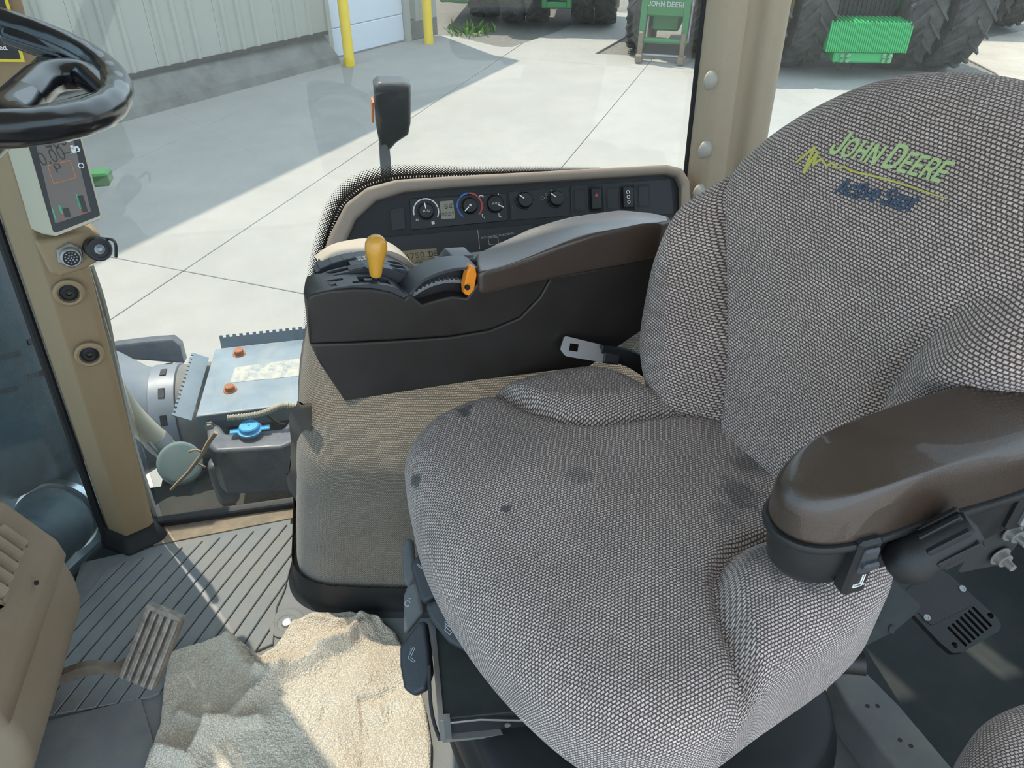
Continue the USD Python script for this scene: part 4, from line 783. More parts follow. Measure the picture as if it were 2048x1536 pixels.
part(sc, 'orange_box', put(ext(rpoly(B4, .002).difference(rpoly(B4, .002).buffer(-.0011)), 0, .0003), MF, (0, 0), .0017) if True else None, 'screen_orange', False, label='orange outlined box round the letter P')
def bar(a, b, w): a, b = P_(a), P_(b); d = b - a; L = np.linalg.norm(d); return put(box(0, L, -w, w, 0, .0003), MF, a, .0017, math.atan2(d[1], d[0]))
part(sc, 'green_bar', cat([bar(np.array([-.436, 1.1764, 2.4481]), np.array([-.4353, 1.1724, 2.4302]), .0008), bar(np.array([-.4268, 1.1798, 2.4497]), np.array([-.426, 1.1772, 2.4375]), .0012), bar(np.array([-.402, 1.1903, 2.4603]), np.array([-.4013, 1.1854, 2.4389]), .0012)]), 'screen_green', False, label='green gauge bars')
part(sc, 'dark_bar', cat([bar(np.array([-.4199, 1.1807, 2.4441]), np.array([-.4198, 1.1777, 2.4313]), .004), bar(np.array([-.3982, 1.1908, 2.4575]), np.array([-.3974, 1.1855, 2.4338]), .004)]), 'lcd_dark', False); part(sc, 'red_bar', cat([bar(np.array([-.4259, 1.1767, 2.4354]), np.array([-.4254, 1.1755, 2.4296]), .0012), bar(np.array([-.401, 1.1852, 2.4374]), np.array([-.4003, 1.1842, 2.4322]), .0012)]), 'screen_red', False)
part(mu, 'symbol', cat([put(arcm(.0028, .004, 0, 360, .0004), MF, P_(np.array([-.3874, 1.2038, 2.4973])), .0014), put(cat([mv(cyl(.0032, .0004, 12), (-.003, -.002, 0)), mv(cyl(.0018, .0004, 12), (.004, -.003, 0)), box(-.004, .005, -.001, .002, 0, .0004), box(-.005, -.001, .001, .005, 0, .0004)]), MF, P_(np.array([-.3892, 1.2089, 2.5216])), .0014, rt), put(box(-.006, .006, -.0006, .0006, 0, .0004), MF, P_(np.array([-.3898, 1.2074, 2.5162])), .0014, rt), put(arcm(.0035, .0048, 180, 360, .0004), MF, P_(np.array([-.3906, 1.212, 2.5366])), .0014, rt), put(box(-.006, .006, -.0006, .0006, 0, .0004), MF, P_(np.array([-.3911, 1.2108, 2.532])), .0014, rt)]), 'print_white', False)
# connector bracket under it
CF = plane_frame(np.array([-.4491, 1.2131, 2.3552]), (.35, -.92, .15), (.07, 0, 1))
cb = thing('connector_bracket', 'tan bracket with a round multi-pin socket and a capped power socket', 'socket bracket')
kq = to2(np.array([[-.4883, 1.204, 2.3905], [-.4742, 1.2085, 2.3853], [-.4109, 1.2328, 2.3866], [-.4031, 1.2342, 2.3767], [-.4039, 1.2277, 2.339], [-.4358, 1.2137, 2.3273], [-.4705, 1.1999, 2.324], [-.4813, 1.1974, 2.3336]]), CF)
part(cb, 'bracket', put(ext(rpoly(kq, .006), -.055, 0, .008, 3), CF), 'tan_post', 40)
hexn = lathe([(.019, 0), (.019, .006), (.0165, .0085), (.0135, .009), (.0135, .018), (.0125, .020), (.0105, .020), (.0105, .013), (0, .013)], 6)
s1 = part(cb, 'hex_nut', put(lathe([(.0205, 0), (.0205, .006), (.018, .008), (.0, .008)], 6), CF, (.0, .0), 0, .4), 'steel_dull', False, label='steel hexagon nut')
part(s1, 'socket_shell', put(lathe([(.0150, .007), (.0150, .019), (.0135, .0205), (.0118, .0205), (.0115, .014), (0, .014)], 28), CF), 'steel_dull', 30); part(s1, 'socket_face', put(cyl(.0112, .0175, 24), CF), 'panel_black')
part(s1, 'pin', cat([put(mv(cyl(.0011, .0015, 8), (r * math.cos(t), r * math.sin(t), .0172)), CF) for r, n in ((.0082, 11), (.004, 6), (0, 1)) for t in np.linspace(0, 2 * np.pi, n, endpoint=False)]), 'steel_grey', False)
p2 = P_2 = to2(np.array([-.4156, 1.2265, 2.3591]), CF)[0]
PA = put(T([(0, 0, 0)], np.zeros((0, 3), int)), CF, p2).vertices[0]; PB = np.array(np.array([-.3883, 1.1722, 2.3772]))
pc = part(cb, 'power_socket', along(lathe([(.0, 0), (.0165, 0), (.0165, .03), (.0185, .034), (.0185, .046), (.0165, .050), (.0135, .050), (.0135, .047), (0, .047)], 26), PA, PA + (PB - PA) * 1.0), 'black_plastic')
part(pc, 'centre_cap', along(mv(lathe([(.0, .006), (.003, .006), (.0045, .004), (.0075, .003), (.0075, 0), (0, 0)], 20), (0, 0, .046)), PA, PB), 'steel_grey'); part(pc, 'strap', tube(spline([PA + [.008, 0, .016], PA + (PB - PA) * .4 + [.018, 0, .014], PB + [.022, 0, .006], PB + [.018, -.004, -.012]], 20), .0022, 8), 'rubber')
# warning label on the post above the display
DF = plane_frame(np.array([-.4318, 1.258, 2.6342]), (.05, -1, .02), (.07, 0, 1)); dl = thing('warning_label', 'black and yellow warning label on the front post behind the steering wheel', 'label')
part(dl, 'border', put(box(-.11, .0, -.004, .135, -.001, .0006), DF), 'decal_yellow', False); part(dl, 'field', put(box(-.106, -.004, 0, .131, .0002, .0009), DF), 'decal_black', False)
def rtext(s, h): m_ = text(s, h, .0003, True); return mv(m_, (-m_.bounds[1][0], 0, 0))
part(dl, 'lettering', cat([put(rtext(s, .0055), DF, (-.012 - d, y), .001) for s, y, d in (('attended.', .012, .004), ('by if leaving', .0205, 0), ('machinery,', .031, .004))]), 'print_white', False)
# ------------------------------------------------------------------ steering wheel
WC, WT, WR = np.array([-.398, .85, 2.732]), .3, .182
wx, wy_, wz = np.array([-math.cos(WT), 0, math.sin(WT)]), np.array([0, 1.0, 0]), np.array([math.sin(WT), 0, math.cos(WT)])
sw_ = thing('steering_wheel', 'glossy black steering wheel at the left edge', 'steering wheel')
t = np.linspace(0, 2 * np.pi, 140, endpoint=False)
part(sw_, 'rim', tube(WC + WR * (np.cos(t)[:, None] * wx + np.sin(t)[:, None] * wy_),   .0158 + .0006 * np.abs(np.sin(18 * t)), 20, True), 'wheel_black', True)
hub = WC - wz * .06
def spoke(P, r, ry): return tube(spline(P, 34), r, 16, ry=ry)
SP1 = np.array([[-.2301, .8695, 2.6755], [-.2528, .9161, 2.6826], [-.274, .9392, 2.6891], [-.2912, .9291, 2.6944], [-.3004, .883, 2.6973], [-.3034, .8204, 2.6982], [-.3049, .7562, 2.6987], [-.3093, .7111, 2.7]]); SP2 = np.array([[-.2365, .9008, 2.6775], [-.2618, .9589, 2.6853], [-.2871, .9917, 2.6932], [-.3105, 1.0019, 2.7004], [-.3329, 1.0082, 2.7073], [-.3579, 1.0161, 2.7151]])
d1 = np.linspace(0, .045, len(SP1)) ** 1.2; SP1 = SP1 - wz * d1[:, None]; SP2 = SP2 - wz * .003
part(sw_, 'spoke', cat([spoke(SP1, np.interp(np.linspace(0, 1, 34), [0, .3, 1], [.013, .019, .021]), .85), spoke(SP2, np.interp(np.linspace(0, 1, 34), [0, .4, 1], [.012, .018, .013]), .85)]), 'wheel_black', True)
mir = lambda P: WC + (P - WC) - 2 * ((P - WC) @ wy_)[:, None] * wy_
part(sw_, 'spoke', spoke(mir(SP1), .02, .85), 'wheel_black', True)
part(sw_, 'hub', frame(lathe([(.0, .02), (.03, .02), (.042, .012), (.045, -.01), (.04, -.03), (0, -.03)], 32), hub, wy_, np.cross(wz, wy_)), 'wheel_black')
part(sw_, 'column', rod(hub - wz * .02, np.array([-.74, .85, 2.15]), .028, 20), 'black_plastic')
# ------------------------------------------------------------------ column cowl with its louvres
cw = thing('steering_cowl', 'tan plastic steering column cowl with air louvres, lower left corner', 'cowl')
prof_ = np.vstack([np.array([[-.5683, .95, 2.0888], [-.5524, .95, 2.0562], [-.5246, .95, 1.9963], [-.5224, .95, 1.9671], [-.5205, .95, 1.9117], [-.5253, .95, 1.8692], [-.5359, .95, 1.8371], [-.5546, .95, 1.8021], [-.5819, .95, 1.7503]])[:, [0, 2]], [(-.66, 1.662), (-.84, 1.662), (-.84, 2.13), (-.66, 2.14)]])
g = rpoly(prof_, .012, 8)
def xz(m_, y1): return frame(m_, (0, y1, 0), (1, 0, 0), (0, 0, 1))
part(cw, 'body', xz(ext(g, 0, .30, .02, 4), .965), 'tan_plastic', 40)
nrm_ = np.array([(-.524 + .568), (1.995 - 2.091)]); nrm_ = np.array([-nrm_[1], nrm_[0]]) / np.linalg.norm(nrm_)
HF = plane_frame((-.530, .86, 2.008), (nrm_[0], 0, nrm_[1]), (-.044, 0, .096))
cap = Polygon([(-.13, -.02), (-.10, -.055), (-.05, -.075), (.0, -.070), (.055, -.05), (.078, -.02), (.084, .06), (.084, .14), (-.13, .14)])
cap_ = rpoly(np.vstack([np.array([[-.5909, .95, 2.1355], [-.5679, .95, 2.0898], [-.5521, .95, 2.0572], [-.5236, .95, 1.9972], [-.5213, .95, 1.9657]])[:, [0, 2]], np.array([[-.5336, .95, 1.9272], [-.5712, .95, 1.9601], [-.6231, .95, 2.0503]])[:, [0, 2]]]), .006)
hx = prof_.copy(); upper = g.buffer(.006).intersection(Polygon([(-.70, 1.93), (-.60, 1.945), (-.53, 1.965), (-.40, 1.99), (-.40, 2.4), (-.70, 2.4)]))
part(cw, 'upper_shroud', xz(ext(biggest(upper), .012, .315, .010, 4), .972), 'tan_plastic', 40)
vf = part(cw, 'vent_frame', put(ext(rr(.045, .028, .004).difference(rr(.040, .023, .003)), -.002, .011, .001), HF, (.0, .055)) if False else put(cat([box(-.062, .050, .024, .030, 0, .012), box(-.062, .050, -.028, -.022, 0, .012), box(.044, .050, -.028, .030, 0, .012), box(-.062, -.056, -.028, .030, 0, .012)]), HF, (-.004, .062)), 'tan_plastic', False)
part(cw, 'vent_recess', put(box(-.058, .046, -.024, .026, 0, .0068), HF, (-.004, .062)), 'panel_black')
for k in range(5): part(cw, 'louvre', put(mv(frame(ext(rpoly([(-.010, -.022), (.010, -.022), (.010, .024), (-.010, .024)], .004), -.001, .001), (0, 0, 0), (.75, 0, .66), (0, 1, 0)), (-.046 + .022 * k, .062, .012)), HF, (-.004, 0)), 'tan_plastic')
fw = xz(mv(cyl(.003, .004, 12), (0, 0, 0)), 0)
part(cw, 'screw', along(cyl(.0035, .004, 12), np.array([-.521, .8565, 2.0154]), np.array([-.521, .8565, 2.0154]) + np.array([.01, 0, 0])), 'panel_black')
bd_ = part(cw, 'badge', along(lathe([(0, 0), (.024, 0), (.024, .002), (.0225, .003), (.0195, .003), (.0195, .0018), (0, .0018)], 30), np.array([-.585, .6928, 1.8504]), np.array([-.585, .6928, 1.8504]) + np.array([.05, -.01, .03])), 'print_white', label='round badge with a white rim'); 
part(bd_, 'badge_field', along(mv(cyl(.0192, .0022, 28), (0, 0, .0002)), np.array([-.585, .6928, 1.8504]), np.array([-.585, .6928, 1.8504]) + np.array([.05, -.01, .03])), 'arm_vinyl')
# ------------------------------------------------------------------ brake pedal
pd = thing('brake_pedal', 'worn ribbed metal brake pedal on a flat arm', 'pedal')
p0, p1, p2_, p3 = np.array([-.4355, .9436, 1.834]), np.array([-.3802, .9196, 1.8176]), np.array([-.4326, .8516, 1.7111]), np.array([-.4895, .8805, 1.7336])
pdx = (p1 - p0 + p2_ - p3) / 2; pdy = (p0 - p3 + p1 - p2_) / 2; PW_, PL_ = np.linalg.norm(pdx), np.linalg.norm(pdy); po = (p0 + p1 + p2_ + p3) / 4
pn = np.cross(pdx, pdy); pn /= np.linalg.norm(pn)
pput = lambda m_: frame(m_, po, pdx, pdy)
part(pd, 'pad', pput(ext(rpoly([(-PW_ / 2, -PL_ / 2), (PW_ / 2, -PL_ / 2), (PW_ / 2, PL_ / 2), (-PW_ / 2, PL_ / 2)], .010), -.020, -.004, .003)), 'pedal_arm')
for k in range(5): part(pd, 'tread_rib', pput(ext(rpoly([(-PW_ / 2 + PW_ * (k + .06) / 5, -PL_ / 2 + .003), (-PW_ / 2 + PW_ * (k + .80) / 5, -PL_ / 2 + .003), (-PW_ / 2 + PW_ * (k + .80) / 5, PL_ / 2 - .004), (-PW_ / 2 + PW_ * (k + .06) / 5, PL_ / 2 - .004)], .002), -.006, .004, .0025)), 'pedal_pad')
part(pd, 'pad_rim', pput(ext(rpoly([(-PW_ / 2, PL_ / 2 - .006), (PW_ / 2, PL_ / 2 - .006), (PW_ / 2, PL_ / 2 + .002), (-PW_ / 2, PL_ / 2 + .002)], .003), -.018, .004, .002)), 'pedal_pad')
ar = [po - pdx * .1 - pn * .02, np.array([-.5004, .9106, 1.72]), np.array([-.5195, .9162, 1.7221]), np.array([-.5976, .93, 1.7013]), np.array([-.6862, .9315, 1.678])]
ar[0] = np.array([-.477, .9093, 1.7335]); sp_ = spline(ar, 24)
part(pd, 'arm', loft([[c + np.array(d) for d in ((0, 0, .013), (.003, -.006, .013), (.003, -.006, -.013), (0, 0, -.013), (-.003, .006, -.013), (-.003, .006, .013))] for c in sp_]), 'pedal_arm', 30, label='dusty brown flat pedal arm')
# ------------------------------------------------------------------ ribbed floor mat
fm = thing('floor_mat', 'dusty black ribbed rubber floor mat', 'floor mat')
part(fm, 'mat_base', ext(rpoly([(-.655, 1.245), (-.5, 1.262), (-.20, 1.285), (.72, 1.29), (.72, -.2), (-.655, -.2)], .01), FZ - .003, FZ + .0035, .001), 'mat_rubber')
part(fm, 'dirt_strip', T(*(lambda q: (np.vstack([q, q + [0, 0, -.004]]), [(0, 1, 2), (0, 2, 3), (0, 4, 5), (0, 5, 1), (3, 2, 6), (3, 6, 7)]))(np.array([(-.515, 1.262, FZ + .006), (-.19, 1.285, FZ + .006), (-.19, 1.315, FZ + .006), (-.50, 1.315, FZ + .006)]))), 'mat_dirt', False, label='tan dirt along the sill')
CLIP = Polygon(np.array([[-.5651, 1.2278, 1.656], [-.4819, 1.2352, 1.656], [-.4182, 1.2533, 1.656], [-.2088, 1.2657, 1.656], [-.2163, 1.1845, 1.656], [-.2345, 1.0805, 1.656], [-.2488, 1.0399, 1.656], [-.2534, .9535, 1.656], [-.4626, .8854, 1.656], [-.6335, .8853, 1.656], [-.6924, .8978, 1.656], [-.6542, 1.0727, 1.656], [-.5973, 1.2168, 1.656]])[:, :2])
ycs = np.linspace(0, .42, 16)
def groove(k): return np.c_[-.2265 - .0338 * k - .66 * ycs + .22 * ycs ** 2, 1.275 - ycs]
for k in range(-9, 14):
    a, b = groove(k - 1) - [.0013, 0], groove(k) + [.0013, 0]
    g = Polygon(np.vstack([a, b[::-1]])).intersection(CLIP.buffer(-.002))
    for q in getattr(g, 'geoms', [g]):
        if q.area > 3e-4: part(fm, 'rib', ext(q, FZ + .0015, FZ + .0085, .0015, 1), 'mat_rubber', 30)
part(fm, 'corner_pad', ext(rpoly(np.array([[-.6473, .8771, 1.656], [-.4784, .8907, 1.656], [-.4157, .7303, 1.656], [-.6301, .7282, 1.656]])[:, :2], .008), FZ + .002, FZ + .008, .002), 'mat_rubber')
bq = np.array([-.2307, .9989, 1.656]); part(fm, 'anchor_pocket', mv(lathe([(.034, .0), (.034, .004), (.030, .0055), (.020, .0045), (.018, .003), (0, .003)], 26), (bq[0], bq[1], FZ + .003)), 'mat_rubber'); part(fm, 'anchor_bolt', mv(lathe([(.0105, .003), (.0105, .008), (.009, .0105), (.005, .0115), (0, .0115)], 22), (bq[0], bq[1], FZ)), 'chrome')
# ------------------------------------------------------------------ towel
TW = np.array([[-.4393, .972, 1.67], [-.3926, .9796, 1.67], [-.3399, .9908, 1.67], [-.3227, .9781, 1.67], [-.2747, .9241, 1.67], [-.2503, .9384, 1.67], [-.218, .9972, 1.67], [-.1871, 1.0001, 1.67], [-.152, 1.0046, 1.67], [-.1095, .9932, 1.67], [-.065, .9694, 1.67], [-.0285, .9269, 1.67], [-.0107, .8701, 1.67], [.0025, .8152, 1.67], [.0095, .7551, 1.67], [.0113, .7, 1.67], [-.0005, .6188, 1.67], [-.1256, .5992, 1.67], [-.3497, .6469, 1.67], [-.4499, .7304, 1.67], [-.4438, .788, 1.67], [-.4361, .8312, 1.67], [-.4393, .8991, 1.67]])[:, :2]
TO = np.array(rpoly(TW, .006, 6).exterior.coords)[:-1]; TO = resamp(TO, 330)
folds = [(np.array([[-.3366, .9833, 1.67], [-.2999, .9052, 1.67], [-.2726, .8818, 1.67]]), .014, .010), (np.array([[-.2726, .8818, 1.67], [-.203, .8898, 1.67], [-.1492, .9103, 1.67], [-.0787, .9456, 1.67]]), .018, .016), (np.array([[-.3478, .7763, 1.67], [-.2872, .8373, 1.67], [-.2377, .8765, 1.67]]), .018, .018), (np.array([[-.4024, .8333, 1.67], [-.3413, .7928, 1.67], [-.2683, .7955, 1.67]]), .014, .015), (np.array([[-.1672, .9142, 1.67], [-.1127, .9135, 1.67], [-.0871, .9647, 1.67]]), .012, .012), (np.array([[-.4264, .7756, 1.67], [-.3761, .7478, 1.67], [-.3495, .7946, 1.67]]), .016, .02), (np.array([[-.0302, .8071, 1.67], [-.066, .7951, 1.67], [-.0919, .7958, 1.67]]), .010, -.008), (np.array([[-.1003, .7976, 1.67], [-.0919, .7219, 1.67], [-.1075, .6576, 1.67]]), .007, -.006), (np.array([[-.1557, .7998, 1.67], [-.1688, .7652, 1.67], [-.2094, .7295, 1.67]]), .010, -.006), (np.array([[-.1947, 1.0053, 1.67], [-.1293, .9679, 1.67], [-.0544, .9578, 1.67]]), .012, .010)]
def towel_top(p):
    z = FZ + .017 + .020 * (meshkit.fbm(np.c_[p * 11, p[:, :1] * 0], 4, 11) - .42) + .005 * (meshkit.fbm(np.c_[p * 42, p[:, :1] * 0], 3, 5) - .5)
    for L, w, h in folds: z = z + 1.35 * h * np.exp(-(seg_dist(p, L[:, :2]) / (.75 * w)) ** 2)
    return np.maximum(z, FZ + .0125) + .0028 * (meshkit.noise(np.c_[p * 300, p[:, :1] * 0], 9) - .5)
N = {'t': ('texture_coordinate', {}), 'n': ('noise_texture', dict(scale=420.0, detail=2)), 'v': ('voronoi_texture', dict(scale=330.0)), 'n2': ('noise_texture', dict(scale=7.0, detail=5)), 'mr': ('map_range', dict(from_min=.35, from_max=.7, to_min=0, to_max=1, clamp=True)),
     'mx': ('mix_color', dict(a=(.90, .78, .62), b=(.74, .61, .46))), 'vr': ('map_range', dict(from_min=0, from_max=.6, to_min=1.1, to_max=.62, clamp=True)), 'sc': ('vector_math', dict(math_type='scale')), 'b': ('bump', dict(distance=.0022, strength=1.0, invert=True)), 'p': ('principled_bsdf', dict(roughness=1.0, specular_ior_level=.1, sheen_weight=.4))}
MATS['terry'] = usdkit.material(stage, '/World/Looks/terry', N, [('t.object', 'n.vector'), ('t.object', 'v.vector'), ('t.object', 'n2.vector'), ('n2.fac', 'mr.value'), ('mr.result', 'mx.fac'), ('v.distance', 'vr.value'), ('mx.result', 'sc.vector1'), ('vr.result', 'sc.scale'), ('sc.vector', 'p.base_color'), ('v.distance', 'b.height'), ('b.normal', 'p.normal')], surface='p.BSDF')
m, uv = pillow(TO, TO.mean(0), towel_top, FZ + .0095, .006, .002, rin=170, ne=5)
solo('towel', m, 'terry', 'crumpled cream terry towel lying on the floor mat', 'towel', True)
# ------------------------------------------------------------------ seat base: pan, bellows, levers
sbm = ST
PZ0 = 1.985; pq = np.array([[-.235, .1605, 1.985], [-.2859, -.0046, 1.985], [-.1838, -.0423, 1.985]])[:, :2]; u_ = (pq[2] - pq[1]) / np.linalg.norm(pq[2] - pq[1]); v_ = (pq[0] - pq[1]) / np.linalg.norm(pq[0] - pq[1])
pan = [pq[1], pq[1] + u_ * .34, pq[1] + u_ * .34 + v_ * .34, pq[0] + v_ * .06]
part(sbm, 'pan', ext(rpoly(pan, .004), PZ0 - .004, PZ0, .001), 'frame_dark', 30); part(sbm, 'pan_rail', ext(Polygon(pan).buffer(.003, join_style=2).difference(Polygon(pan).buffer(-.004, join_style=2)).intersection(Polygon([pq[1] - v_ * .01 - u_ * .01, pq[1] + u_ * .012 - v_ * .01, pq[1] + u_ * .012 + v_ * .3, pq[1] - u_ * .01 + v_ * .3])), PZ0 - .045, PZ0 + .003, 0), 'chrome', False, label='bright worn metal edge of the pan')
n2 = np.array([v_[1], -v_[0]]); fr_end = ext(rpoly([(0, 0), (.17, 0), (.17, .040), (.02, .040), (.006, .034), (0, .022)], .004).difference(rpoly([(.004, .004), (.166, .004), (.166, .036), (.02, .036), (.009, .031), (.004, .022)], .003)) if False else rpoly([(0, 0), (.17, 0), (.17, .042), (0, .042)], .006), -.20, -.004, .002)
part(sbm, 'rail_body', frame(fr_end, (*pq[1], PZ0 - .046), (*u_, 0), (0, 0, 1)), 'panel_black')
part(sbm, 'rail_lip', frame(cat([box(0, .172, -.004, .001, -.006, .004), box(.166, .172, 0, .046, -.004, .004), box(-.002, .004, 0, .046, -.004, .004), tube([(.012, .036, .001), (.05, .037, .001), (.10, .026, .001), (.166, .020, .001)], .0016, 6), mv(cyl(.004, .002, 12), (.085, .018, 0))]), (*pq[1], PZ0 - .046), (*u_, 0), (0, 0, 1)), 'steel_dull', False)
BC = np.array([-.005, -.02]); RB = []
for z, r in ((FZ + .003, .20), (FZ + .05, .225), (FZ + .085, .225), (FZ + .12, .25), (FZ + .155, .235), (FZ + .19, .25), (FZ + .235, .255), (FZ + .265, .245), (FZ + .285, .235), (FZ + .29, .15)):
    t = np.linspace(0, 2 * np.pi, 90, endpoint=False); RB.append(np.c_[BC[0] + r * np.sign(np.cos(t)) * np.abs(np.cos(t)) ** .62, BC[1] + r * .98 * np.sign(np.sin(t)) * np.abs(np.sin(t)) ** .62, np.full(90, z)])
RB = np.array(RB); zz = spline(np.arange(10)[:, None], 46)[:, 0]
from scipy.interpolate import CubicSpline
part(sbm, 'bellows', loft(list(CubicSpline(np.arange(10), RB)(np.linspace(0, 9, 55)))), 'rubber', True, label='black rubber bellows')
pbr('control_lever', (.026, .030, .036), .42, bump=(900, .0003), dust=((.10, .10, .10), .3, 14))
pbr('lever_grey', (.085, .090, .090), .5, dust=((.2, .19, .17), .4, 14))
def to_seat(m_):
    A = np.eye(4); th = math.radians(SEAT_RZ); A[:2, :2] = [[math.cos(th), math.sin(th)], [-math.sin(th), math.cos(th)]]; A[:3, 3] = A[:3, :3] @ -np.array(SEAT_O); m_ = m_.copy(); m_.apply_transform(A); return m_
LN = (-.28, -.42, .86)
def lever_part(P, name, thick, m, r=.006, icon=None, label=None):
    o = P.mean(0); fr = plane_frame(o, LN); q = rpoly(to2(P, fr), r, 6)
    l_ = part(sbm, name, to_seat(put(ext(q, -thick, 0, min(.007, thick * .45), 4), fr)), m, 40, label=label)
    if icon is not None: part(l_, 'symbol', to_seat(cat([put(i_, fr, to2(c_, fr)[0], .0002, a_) for i_, c_, a_ in icon])), 'print_grey', False)
    return l_
def outl(P, w=.0008): g_ = Polygon(P); return ext(biggest(g_.buffer(w / 2)).difference(g_.buffer(-w / 2)), 0, .0004)
seat_ic = lambda s: cat([outl(np.array([(0, 0), (.010, 0), (.012, .003), (.003, .003), (.0, .016), (-.003, .016)]) * s)])
lever_part(np.array([[-.0193, .713, 1.9173], [.0231, .7423, 1.9454], [.0232, .6939, 1.9218], [.0217, .6659, 1.9076], [.0101, .648, 1.8951], [-.0078, .6464, 1.8885], [-.0207, .6591, 1.8905], [-.0225, .6897, 1.9049]]), 'paddle', .022, 'control_lever', .008, [(seat_ic(1.0), np.array([-.0083, .694, 1.9116]), -.3), (cat([mv(cyl(.0006, .0004, 6), (.0025 * k, 0, 0)) for k in range(6)]), np.array([-.0017, .7085, 1.9208]), -1.3)], 'lowest dark paddle with a seat symbol')
lever_part(np.array([[-.0044, .7835, 1.9437], [.0074, .8003, 1.9558], [.0197, .7926, 1.9561], [.022, .7506, 1.9363], [-.0087, .7308, 1.9166], [-.011, .7369, 1.9189]]), 'paddle', .012, 'lever_grey', .004, [(cat([arcm(.0035, .0048, 40, 330, .0004), mv(box(-.003, .003, -.0005, .0005, 0, .0004), (0, .008, 0))]), np.array([.0007, .77, 1.9388]), 0)], 'flat grey paddle with a ring symbol')
lever_part(np.array([[.0025, .8146, 2.0182], [.011, .8257, 2.0264], [.0198, .8169, 2.0249], [.0182, .7692, 2.0011], [.0036, .7574, 1.9906], [-.0037, .77, 1.9944]]), 'paddle', .014, 'lever_grey', .005, None, 'topmost grey paddle')
lever_part(np.array([[.0098, .7628, 2.0346], [.0247, .7729, 2.0444], [.05, .7278, 2.0306], [.0538, .7073, 2.0218], [.0221, .7079, 2.0118], [.016, .7202, 2.0158]]), 'paddle', .028, 'control_lever', .006, [(outl(np.array([(0, 0), (.010, 0), (.010, .0018), (0, .0018)])), np.array([.0209, .7576, 2.0356]), -.35)], 'dark paddle tucked under the cushion edge')
lever_part(np.array([[.0224, .6973, 2.0227], [.0531, .6981, 2.0331], [.0831, .6302, 2.0097], [.0783, .623, 2.0046], [.0651, .6261, 2.0019], [.0472, .6421, 2.0038], [.0282, .6756, 2.014]]), 'paddle', .028, 'control_lever', .007, [(cat([outl(np.array([(0, 0), (.010, 0), (.010, .012), (0, .012)])), outl(np.array([(.003, -.004), (.013, -.004), (.013, .010), (.003, .010)])), outl(np.array([(-.003, .003), (.006, .003), (.006, .009), (-.003, .009)]))]), np.array([.047, .6619, 2.0135]), -.4)], 'dark paddle with a cushion symbol')
part(sbm, 'cable', to_seat(tube(spline(np.array([[.0185, .616, 1.9993], [.015, .5929, 1.9672], [.0157, .5708, 1.9377], [.0206, .5559, 1.9189]]), 16), .0025, 8)), 'rubber')
# right-hand... outer side of the base: brackets, handle and flap under the armrest
sd = part(sbm, 'side_bracket', to_seat(sheet(np.array([[.415, .4413, 2.1587], [.5028, .4862, 2.1842], [.5739, .4984, 2.1695], [.6184, .4825, 2.1262], [.5654, .4616, 2.1199], [.4772, .4381, 2.1258], [.4182, .4254, 2.1341]]), plane_frame((.44, .34, 2.0), (.25, -.8, .55)), -.02, 0, .003, .008)), 'frame_dark')
for q in np.array([[.545, .4839, 2.1616], [.5421, .4715, 2.1448], [.4965, .4585, 2.1467], [.5059, .4678, 2.1558], [.5596, .4637, 2.1256]]): part(sbm, 'bolt', to_seat(along(lathe([(.0055, 0), (.0055, .0015), (.004, .003), (0, .003)], 14), q, q + np.array([.25, -.8, .55]))), 'frame_dark')
ha, hb_, hc = np.array([.4752, .4946, 2.0261]), np.array([.5336, .4822, 2.0431]), np.array([.5536, .4749, 2.0475])
part(sbm, 'adjusting_handle', to_seat(tube([ha, ha * .5 + hb_ * .5, hb_, hc], [.0125, .0125, .0155, .018], 18)), 'console_brown', 40)
lever_part(np.array([[.3536, .4036, 2.1027], [.4034, .4456, 2.1394], [.4203, .445, 2.1446], [.4225, .4335, 2.1397], [.4047, .4201, 2.1274], [.3733, .4113, 2.1129]]), 'paddle', .014, 'console_brown', .004, [(cat([box(-.003, .003, -.0004, .0004, 0, .0004), mv(box(-.002, .002, -.0004, .0004, 0, .0004), (0, .003, 0)), mv(box(-.002, .002, -.0004, .0004, 0, .0004), (0, -.003, 0))]), np.array([.3937, .4308, 2.129]), .6)], 'brown paddle on the camera side of the seat')
# ------------------------------------------------------------------ slotted flap behind the armrest, seat rail, second seat
FO, FNn = (.82, .62, 1.93), (-.10, -.35, .93); FF = plane_frame(FO, FNn)
fp = thing('folding_flap', 'black slotted plastic flap sticking out under the near armrest', 'flap')
fq = rpoly(to2(np.array([[.7464, .6733, 1.9421], [.7745, .6746, 1.9457], [.8265, .6626, 1.9467], [.8437, .6446, 1.9418], [.8806, .5717, 1.9183], [.8801, .5603, 1.914], [.8726, .5548, 1.9111], [.8036, .5403, 1.8983], [.7889, .543, 1.8977], [.7783, .5601, 1.903], [.7458, .6367, 1.9283]]), FF), .006)
SL0, SL1 = np.array([[.8012, .5769, 1.9118], [.8524, .5943, 1.9238]]), np.array([[.8141, .547, 1.9019], [.8651, .563, 1.9134]])
for k in range(7):
    s0, s1 = SL0[0] + (SL0[1] - SL0[0]) * k / 6, SL1[0] + (SL1[1] - SL1[0]) * k / 6; a_, b_ = to2(s0, FF)[0], to2(s1, FF)[0]; d_ = (b_ - a_) / np.linalg.norm(b_ - a_); e_ = np.array([-d_[1], d_[0]]) * .0024
    fq = fq.difference(Polygon([a_ - e_, a_ + e_, b_ + e_, b_ - e_]))
holes = to2(np.array([[.7975, .5522, 1.9021], [.8723, .5773, 1.9195]]), FF)
from shapely.geometry import Point
for h0 in holes: fq = fq.difference(Point(h0).buffer(.0045))
